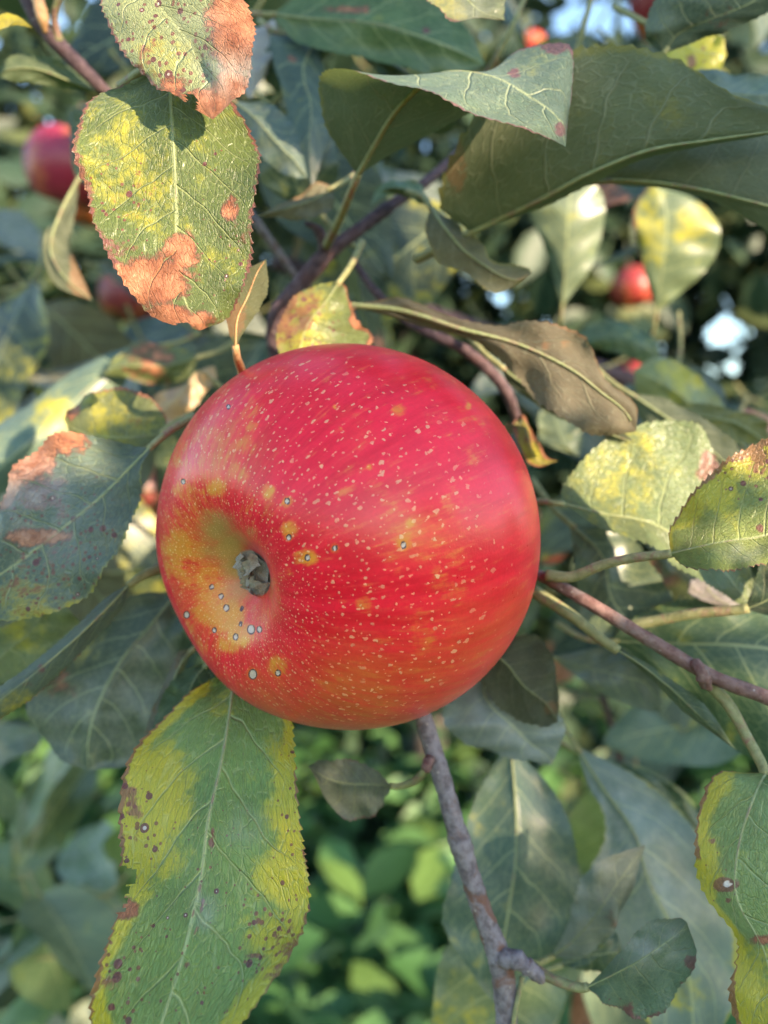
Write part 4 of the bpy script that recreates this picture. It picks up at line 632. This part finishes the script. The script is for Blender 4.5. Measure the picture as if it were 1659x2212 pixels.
def apple_material():
    m, nt = newmat('red apple skin'); g = NT(nt)
    out = g.n('ShaderNodeOutputMaterial'); P = g.n('ShaderNodeBsdfPrincipled')
    cyl = g.attr('cyl')['Vector']; C = g.xyz(cyl); pa = g.rgb(g.attr('paint')['Color']); pb = g.rgb(g.attr('paintb')['Color'])
    tc = g.n('ShaderNodeTexCoord').outputs['Object']
    # meridian streaks: squeeze the coordinate along the meridian
    stv = g.comb(C[0], C[1], g.math('MULTIPLY', C[2], .16)); st1 = g.noise(stv, 5.0, 4, .6)['Fac']; st2 = g.noise(stv, 14.0, 4, .65)['Fac']
    n1 = g.noise(tc, 70, 4, .6)['Fac']; n2 = g.noise(tc, 260, 4, .65)['Fac']; n3 = g.noise(tc, 1600, 2)['Fac']
    red = g.mix(g.sstep(st1, .35, .65), (0.68, 0.004, 0.020), (0.84, 0.012, 0.036)); red = g.mix(g.math('MULTIPLY', g.sstep(st2, .50, .75), .45), red, (0.80, 0.06, 0.05)); red = g.mix(g.math('MULTIPLY', g.sstep(n1, .5, .3), .3), red, (0.55, 0.003, 0.02))
    red = g.mix(g.math('MULTIPLY', g.sstep(n1, .52, .8), .4), red, (0.78, 0.07, 0.035))
    yl = g.mix(n2, (0.78, 0.30, 0.015), (0.66, 0.36, 0.05)); olive = g.mix(n2, (0.36, 0.24, 0.06), (0.46, 0.30, 0.09))
    jig = g.math('ADD', g.math('MULTIPLY_ADD', n2, 1.1, -.55), g.math('MULTIPLY_ADD', st2, 1.2, -.6)); jig = g.math('ADD', jig, g.math('MULTIPLY_ADD', n1, .6, -.3))
    yf = g.sstep(g.math('ADD', pa[0], g.math('MULTIPLY', jig, 1.0)), .08, 1.0)
    col = g.mix(g.math('MULTIPLY', yf, .92), red, yl)
    col = g.mix(g.sstep(g.math('ADD', pa[2], g.math('MULTIPLY', jig, .7)), .2, .9), col, (0.70, 0.22, 0.015))
    col = g.mix(g.sstep(g.math('ADD', pb[0], g.math('MULTIPLY', jig, .4)), .1, .95), col, olive)
    fl = g.math('MULTIPLY', g.attr('flush')['Fac'], g.sstep(g.math('ADD', st2, g.math('MULTIPLY', n1, .5)), .4, 1.0, .25, 1.0)); col = g.mix(fl, col, (0.58, 0.17, 0.03))
    # lenticels: dense and small round the calyx, sparse at the equator, drawn out along the meridian
    lv = g.comb(g.math('MULTIPLY', g.math('ARCTAN2', C[1], C[0]), 2.0), g.math('MULTIPLY', C[2], .75), 0.0); lv = g.vmath('ADD', lv, g.vmath('MULTIPLY', g.vmath('SUBTRACT', g.noise(tc, 900, 2)['Color'], (.5, .5, .5)), (.05, .09, 0)))
    def dots(scale, keep, r0, r1):
        v = g.n('ShaderNodeTexVoronoi', voronoi_dimensions='2D'); g.put(v.inputs['Vector'], lv); v.inputs['Scale'].default_value = scale
        c = g.rgb(v.outputs['Color']); rad = g.math('MULTIPLY_ADD', g.math('POWER', c[0], 3.0), r1*1.2, r0); rad = g.math('MULTIPLY', rad, g.math('LESS_THAN', c[1], keep))
        return g.math('MULTIPLY', g.sstep(g.math('SUBTRACT', rad, v.outputs['Distance']), -.045, .03), g.math('GREATER_THAN', rad, .01))
    dot = dots(6.2, g.sstep(C[2], -1.0, .8, .9, .34), .012, .022)
    dot2 = dots(9.5, g.sstep(C[2], -1.1, .3, 1.0, .06), .08, .12)
    dot = g.math('MULTIPLY', g.math('MAXIMUM', dot, g.math('MULTIPLY', dot2, .8)), g.sstep(C[2], -1.0, .5, .85, .30)); dot = g.math('MULTIPLY', dot, g.sstep(n2, .3, .65, .35, 1.0))
    col = g.mix(dot, col, g.mix(pa[0], (0.84, 0.46, 0.24), (0.88, 0.64, 0.28)))
    col = g.mix(g.sstep(pb[1], .35, .6), col, (0.09, 0.045, 0.05)); col = g.mix(g.sstep(pa[1], .4, .6), col, (0.60, 0.44, 0.36))
    col = g.mix(g.sstep(g.math('ADD', pb[2], g.math('MULTIPLY_ADD', n2, .6, -.3)), .3, .7), col, g.mix(n3, (0.26, 0.22, 0.17), (0.42, 0.38, 0.31)))
    k = g.math('MULTIPLY_ADD', n3, .16, .92); col = g.mix(1.0, col, g.comb(k, k, k), 'MULTIPLY')
    g.put(P.inputs['Base Color'], col)
    g.put(P.inputs['Roughness'], g.math('MULTIPLY_ADD', n2, .16, .23)); P.inputs['Specular IOR Level'].default_value = .45
    P.inputs['Subsurface Weight'].default_value = 0; P.inputs['Subsurface Radius'].default_value = (.004, .0012, .0006); P.inputs['Subsurface Scale'].default_value = 1.0
    P.inputs['Sheen Weight'].default_value = .03; P.inputs['Sheen Roughness'].default_value = .45
    h = g.math('MULTIPLY_ADD', n3, .25, g.math('MULTIPLY', dot, .4)); h = g.math('MULTIPLY_ADD', n2, .3, h); h = g.math('MULTIPLY_ADD', pa[1], -1.2, h)
    g.put(P.inputs['Normal'], g.bump(h, .00022, .5)); nt.links.new(P.outputs[0], out.inputs[0]); return m
APPLE_SKIN = apple_material()
apple = empty('apple', AP); tag(apple, 'big red apple with pale dots and orange flecks, blossom end facing left', 'apple')
L, F, Tt, Pp = apple_mesh(300, 420, AR)
WV = AP + L[:, 0:1]*AU + L[:, 1:2]*AW + L[:, 2:3]*AX
body = mesh_obj('fruit', WV, F, APPLE_SKIN, apple, AP)
X, Y, Z = project(WV); G = WV-AP; vis = np.sum(G*(CAM-WV), axis=1) > -.00005
lt = np.log(np.tan(np.clip(Tt, .02, 3.1)/2)); attr(body.data, 'cyl', np.c_[2*np.cos(Pp), 2*np.sin(Pp), 2*lt], 'FLOAT_VECTOR')
pa = np.zeros((len(WV), 3)); pb = np.zeros((len(WV), 3))
def apx(x, y): return 329.2+.5291*x, 713.2+.5291*y
def dab(A, c, x, y, r, s=1.0, hard=(1.5, .4), ry=None):
    x, y = apx(x, y); r *= .5291; ry = r if ry is None else ry*.5291
    d = np.sqrt(((X-x)/r)**2+((Y-y)/ry)**2); A[:, c] = np.maximum(A[:, c], vis*s*smooth(hard[0], hard[1], d))
for k in [(110, 880, 75, .85), (90, 960, 55, .65), (160, 1000, 60, .6), (225, 1010, 70, .8), (250, 1080, 75, .85), (300, 1160, 85, .95), (350, 1240, 65, .9), (215, 1150, 60, .7), (140, 1215, 35, .5), (320, 1270, 60, .7), (180, 900, 60, .6), (380, 470, 45, .5), (400, 390, 30, .45), (345, 575, 45, .45), (260, 640, 42, .62), (125, 650, 45, .62), (105, 540, 30, .4), (200, 660, 18, .5),
          (1100, 1260, 60, .4), (180, 1310, 60, .3), (200, 500, 150, .3), (150, 750, 130, .36), (430, 750, 100, .26), (420, 1150, 80, .3), (480, 1060, 60, .3), (330, 330, 120, .22), (1150, 900, 200, .15), (475, 660, 34, .7), (560, 810, 40, .72), (635, 930, 38, .7), (510, 1370, 42, .75), (600, 930, 30, .5), (540, 1000, 40, .35), (1050, 785, 22, .5), (1200, 700, 30, .4), (1290, 310, 14, .5), (870, 1115, 38, .38), (745, 315, 8, .6), (770, 400, 8, .6)]:
    dab(pa, 0, *k)
for k in [(550, 700, 32, .8), (745, 890, 30, .8), (1025, 870, 42, .85), (410, 1400, 32, .7), (1010, 325, 40, .55), (885, 558, 16, .7), (557, 845, 30, .7), (633, 929, 32, .7), (513, 1400, 30, .7)]: dab(pa, 2, *k, hard=(1.6, 0))
for (x, y, r) in [(310, 313, 6), (126, 618, 7), (550, 698, 9), (557, 846, 8), (745, 890, 8), (633, 929, 9), (1025, 877, 10), (140, 1162, 10), (280, 1087, 8), (302, 1134, 10), (242, 1048, 7), (253, 1225, 7), (340, 1252, 9), (403, 1222, 14), (437, 1222, 9), (410, 1405, 15), (513, 1400, 9), (365, 1137, 5), (360, 1200, 5)]:
    dab(pa, 1, x, y, r*.9, 1, (1.3, .7), r*1.15); dab(pb, 1, x, y, r+3.5, .9, (1.3, .7), (r+3.5)*1.2)
for k in [(260, 820, 90, .85), (310, 890, 90, .95), (340, 960, 80, .95), (250, 900, 75, .7), (350, 1060, 75, .7), (230, 780, 60, .6), (400, 830, 40, .4)]: dab(pb, 0, *k, hard=(1.6, .1))
pb[:, 2] = smooth(.13, .07, Tt)
fl = np.zeros((len(WV), 1))
for k in [(1330, 1330, 260, .45), (1150, 1450, 260, .5), (850, 1600, 330, .8), (500, 1500, 200, .45), (250, 1080, 230, .7), (130, 880, 160, .6), (1500, 1150, 120, .35), (330, 500, 160, .35), (1040, 820, 110, .3)]: dab(fl, 0, *k, hard=(1.5, 0))
attr(body.data, 'flush', fl[:, 0], 'FLOAT')
attr(body.data, 'paint', pa); attr(body.data, 'paintb', pb)
# calyx: felted disc and five dry sepals folded over each other
def felt_material():
    m, nt = newmat('felted calyx'); g = NT(nt); out = g.n('ShaderNodeOutputMaterial'); P = g.n('ShaderNodeBsdfPrincipled')
    tc = g.n('ShaderNodeTexCoord').outputs['Object']; a = g.noise(tc, 1400, 4, .7)['Fac']; b = g.noise(tc, 500, 3)['Fac']
    col = g.mix(a, (0.13, 0.085, 0.055), (0.40, 0.30, 0.20)); col = g.mix(g.sstep(b, .5, .7), col, (0.27, 0.25, 0.15))
    g.put(P.inputs['Base Color'], col); P.inputs['Roughness'].default_value = .95; P.inputs['Sheen Weight'].default_value = .5
    g.put(P.inputs['Normal'], g.bump(a, .0004)); nt.links.new(P.outputs[0], out.inputs[0]); return m
FELT = felt_material()
def loc2w(x, y, z): return AP + x*AU + y*AW + z*AX
rc, zc = apple_surface(np.array([.004]), np.array([0.]), AR); zc = float(zc[0])
V = [loc2w(0, 0, zc+.0012)]; F = []
for i in range(1, 7):
    for j in range(20):
        a = j/20*6.2832; r = .0042*i/6; V.append(loc2w(r*math.cos(a), r*math.sin(a), zc+.0017*math.cos(i/6*1.5)+.0005*math.sin(a*5)*(i/6)+.0016*(i/6)**3+random.uniform(-.0002, .0002)))
for j in range(20):
    F.append((0, 1+j, 1+(j+1) % 20))
    for i in range(5): F.append((1+i*20+j, 1+(i+1)*20+j, 1+(i+1)*20+(j+1) % 20, 1+i*20+(j+1) % 20))
cal = mesh_obj('calyx', V, F, FELT, apple, loc2w(0, 0, zc))
rg = np.random.default_rng(3)
for k in range(5):
    a = k*1.2566+rg.uniform(-.2, .2); e = np.array([math.cos(a), math.sin(a)]); f = np.array([-e[1], e[0]]); Ls = .0050*rg.uniform(.85, 1.1); V = []; F = []
    off = rg.uniform(-.35, .35)
    for i in range(9):
        s = i/8; rr_ = .0044-Ls*(s*.95); zz = zc+.0016+.0016*math.sin(s*2.6)+.0003*k; w = .0014*(1-s)**.6*(1+.3*math.sin(s*9+k))+.0002
        for q in (-1, -.4, .4, 1):
            p = e*rr_+f*(q*w+off*s*.003); V.append(loc2w(p[0], p[1], zz+.0006*(abs(q)**2)*(1 if k % 2 else -.4)+.00045*math.sin(i*2.3+q*3+k)+rg.uniform(-.00025, .00025)))
    for i in range(8):
        for q in range(3): F.append((i*4+q, i*4+q+1, (i+1)*4+q+1, (i+1)*4+q))
    mesh_obj('sepal', V, F, FELT, cal, loc2w(e[0]*.0046, e[1]*.0046, zc))
V, F = tube([loc2w(0, 0, -.022), loc2w(.001, .0005, -.034), loc2w(.004, -.002, -.046), loc2w(.006, -.006, -.055)], [.0016, .0012, .0012, .0018], 8, 6, .04)
mesh_obj('stem', V, F, BARK_RED, apple, loc2w(0, 0, -.022))

# ------------------------------------------------------------------ apples hanging farther back
def far_apple_material():
    m, nt = newmat('far apple skin'); g = NT(nt); out = g.n('ShaderNodeOutputMaterial'); P = g.n('ShaderNodeBsdfPrincipled')
    tc = g.n('ShaderNodeTexCoord').outputs['Object']; a = g.noise(tc, 45, 3)['Fac']; t = g.n('ShaderNodeObjectInfo').outputs['Color']
    vd = g.voro(tc, 260); dd = g.math('LESS_THAN', vd['Distance'], .14)
    col = g.mix(g.sstep(a, .45, .75), t, (0.55, 0.16, 0.04)); col = g.mix(g.math('MULTIPLY', dd, .5), col, (0.75, 0.4, 0.3))
    g.put(P.inputs['Base Color'], col); P.inputs['Roughness'].default_value = .4; nt.links.new(P.outputs[0], out.inputs[0]); return m
FAR_SKIN = far_apple_material()
L, F, _, _ = apple_mesh(40, 48, .034)
fm = bpy.data.meshes.new('fruit'); fm.from_pydata((L*np.array([1, 1, -1])).tolist(), [], [f[::-1] for f in F]); fm.materials.append(FAR_SKIN); fm.polygons.foreach_set('use_smooth', np.ones(len(fm.polygons), bool))
V, F = tube([(0, 0, .015), (.001, 0, .03), (.004, .001, .048)], [.0013, .001, .0016], 8, 5)
sm = bpy.data.meshes.new('stem'); sm.from_pydata(V.tolist(), [], [tuple(f) for f in F]); sm.materials.append(BARK_RED)
V = []; F = []
for k in range(5):
    a = k*1.2566; e = np.array([math.cos(a), math.sin(a)]); f = np.array([-e[1], e[0]]); b0 = len(V)
    for r, w, z in ((.004, .0018, -.0215), (.0015, .0012, -.025), (-.0005, .0003, -.0255)):
        for q in (-1, 1): V.append((e[0]*r+f[0]*q*w, e[1]*r+f[1]*q*w, z))
    F += [(b0, b0+1, b0+3, b0+2), (b0+2, b0+3, b0+5, b0+4)]
km = bpy.data.meshes.new('calyx'); km.from_pydata(V, [], F); km.materials.append(FELT)
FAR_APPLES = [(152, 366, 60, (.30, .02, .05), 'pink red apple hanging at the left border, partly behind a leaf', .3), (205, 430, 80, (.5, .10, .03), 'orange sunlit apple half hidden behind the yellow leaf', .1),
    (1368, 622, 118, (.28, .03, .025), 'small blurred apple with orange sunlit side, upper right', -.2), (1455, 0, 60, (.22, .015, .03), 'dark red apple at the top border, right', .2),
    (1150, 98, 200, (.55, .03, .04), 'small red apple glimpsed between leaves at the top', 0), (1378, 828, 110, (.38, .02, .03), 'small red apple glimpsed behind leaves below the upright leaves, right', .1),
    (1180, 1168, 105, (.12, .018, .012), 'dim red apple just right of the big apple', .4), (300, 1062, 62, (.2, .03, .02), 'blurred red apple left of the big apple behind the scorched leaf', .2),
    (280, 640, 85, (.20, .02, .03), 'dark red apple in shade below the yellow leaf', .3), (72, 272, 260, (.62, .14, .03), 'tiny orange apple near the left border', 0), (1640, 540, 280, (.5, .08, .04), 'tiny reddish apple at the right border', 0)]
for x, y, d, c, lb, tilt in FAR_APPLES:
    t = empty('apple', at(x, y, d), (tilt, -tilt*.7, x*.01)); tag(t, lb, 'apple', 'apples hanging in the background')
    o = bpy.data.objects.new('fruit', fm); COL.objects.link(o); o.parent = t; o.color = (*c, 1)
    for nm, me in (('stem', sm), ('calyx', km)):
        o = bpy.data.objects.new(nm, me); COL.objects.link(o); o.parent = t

# ------------------------------------------------------------------ unseen tree added behind the viewpoint to keep the low sun off the apple
SH = empty('apple_tree', (2.3, -1.2, 0)); tag(SH, 'unseen apple tree added on the sun side, its leaves placed to shade the apple', 'tree')
V, F = tube([(2.3, -1.2, -.05), (2.28, -1.2, .6), (2.26, -1.22, 1.3), (2.2, -1.2, 2.2)], [.07, .055, .05, .02], 10, 6, .05, 4); mesh_obj('trunk', V, F, BARK_OLD, SH, (2.3, -1.2, 0))
SA = np.cross([0, 0, 1], SUN); SA /= np.linalg.norm(SA); SB = np.cross(SUN, SA)
def sunplane(P): return np.array([P@SA, P@SB])
LIT = [(at(400, 60, 13.3), .030), (at(360, 420, 14.4), .034), (at(380, 640, 14.4), .03), (at(250, 880, 18.8), .016), (at(1390, 1000, 18.5), .022), (at(1220, 430, 29), .002), (at(1450, 470, 29), .004), (at(1600, 1040, 15), .02), (at(205, 430, 80), .02)]  # points that the added crown leaves open to the sun
LITP = [(sunplane(p), r) for p, r in LIT]
pos = []; dr = []; sz = []; rg = np.random.default_rng(11); c0 = sunplane(at(752, 1160, 16.5))
for i in range(-10, 11):
    for j in range(-8, 9):
        for lay in range(2):
            q = c0+np.array([i*.040, j*.040])+rg.uniform(-.016, .016, 2)
            if max(abs(i), abs(j)) > 5 and rg.random() < .08: continue
            if any(np.linalg.norm(q-p) < r+.042 for p, r in LITP): continue
            tt = rg.uniform(2.0, 2.6); C = AP + SA*(q-c0)[0] + SB*(q-c0)[1] + SUN*tt
            a = rg.uniform(0, 6.28); dv = SA*math.cos(a)+SB*math.sin(a)+SUN*rg.uniform(-.3, .3)
            pos.append(C-dv*.03); dr.append(dv); sz.append(rg.uniform(.058, .07))
for i in range(-7, 6):                             # small leaves added nearer by, set to block direct sun on the apple
    for j in range(-5, 5):
        q = c0+np.array([i*.0125, j*.0125])+rg.uniform(-.003, .003, 2)
        if min(np.linalg.norm(q-c0)-.040, np.linalg.norm(q-c0-np.array([-.062, -.008]))-.028, np.linalg.norm(q-c0-np.array([.03, -.045]))-.022) > 0: continue
        C = AP + SA*(q-c0)[0] + SB*(q-c0)[1] + SUN*rg.uniform(.55, .72); a = rg.uniform(0, 6.28); dv = SA*math.cos(a)+SB*math.sin(a)+SUN*rg.uniform(-.3, .3)
        pos.append(C-dv*.014); dr.append(dv); sz.append(rg.uniform(.027, .034))
pos = np.array(pos); dr = np.array(dr); sz = np.array(sz)
def facing_cloud(name, pos, size, d, mat, parent, loc, axis):
    d = d/np.linalg.norm(d, axis=1)[:, None]; s = np.cross(d, axis); s /= np.linalg.norm(s, axis=1)[:, None]; w = np.cross(s, d)
    V = (pos[:, None, :]+size[:, None, None]*(LV[None, :, 0, None]*.95*s[:, None, :]+LV[None, :, 1, None]*d[:, None, :]+LV[None, :, 2, None]*w[:, None, :])).reshape(-1, 3)
    return mesh_obj(name, V, [tuple(k*11+i for i in f) for k in range(len(pos)) for f in LF], mat, parent, loc)
facing_cloud('crown', pos, sz, dr, CROWN, SH, (2.3, -1.2, 1.2), SUN)  # added leaf screen across the sun's path, open at the lit points
for k, (off, dist) in enumerate([((-.2, -.15), 2.2), ((0, -.1), 2.2), ((.2, .15), 2.2), ((-.15, .25), 2.2), ((.0, -.02), .62)]):
    e = AP+SA*off[0]+SB*off[1]+SUN*dist; V, F = tube([(2.28, -1.21, 1.0+.15*k), ((2.28+e[0])/2, (-1.21+e[1])/2, (1.0+.15*k+e[2])/2+.05), e], [.018, .011, .003], 8, 8, .05, k); mesh_obj('bough', V, F, BARK_DARK, SH, (2.28, -1.21, 1.0+.15*k))
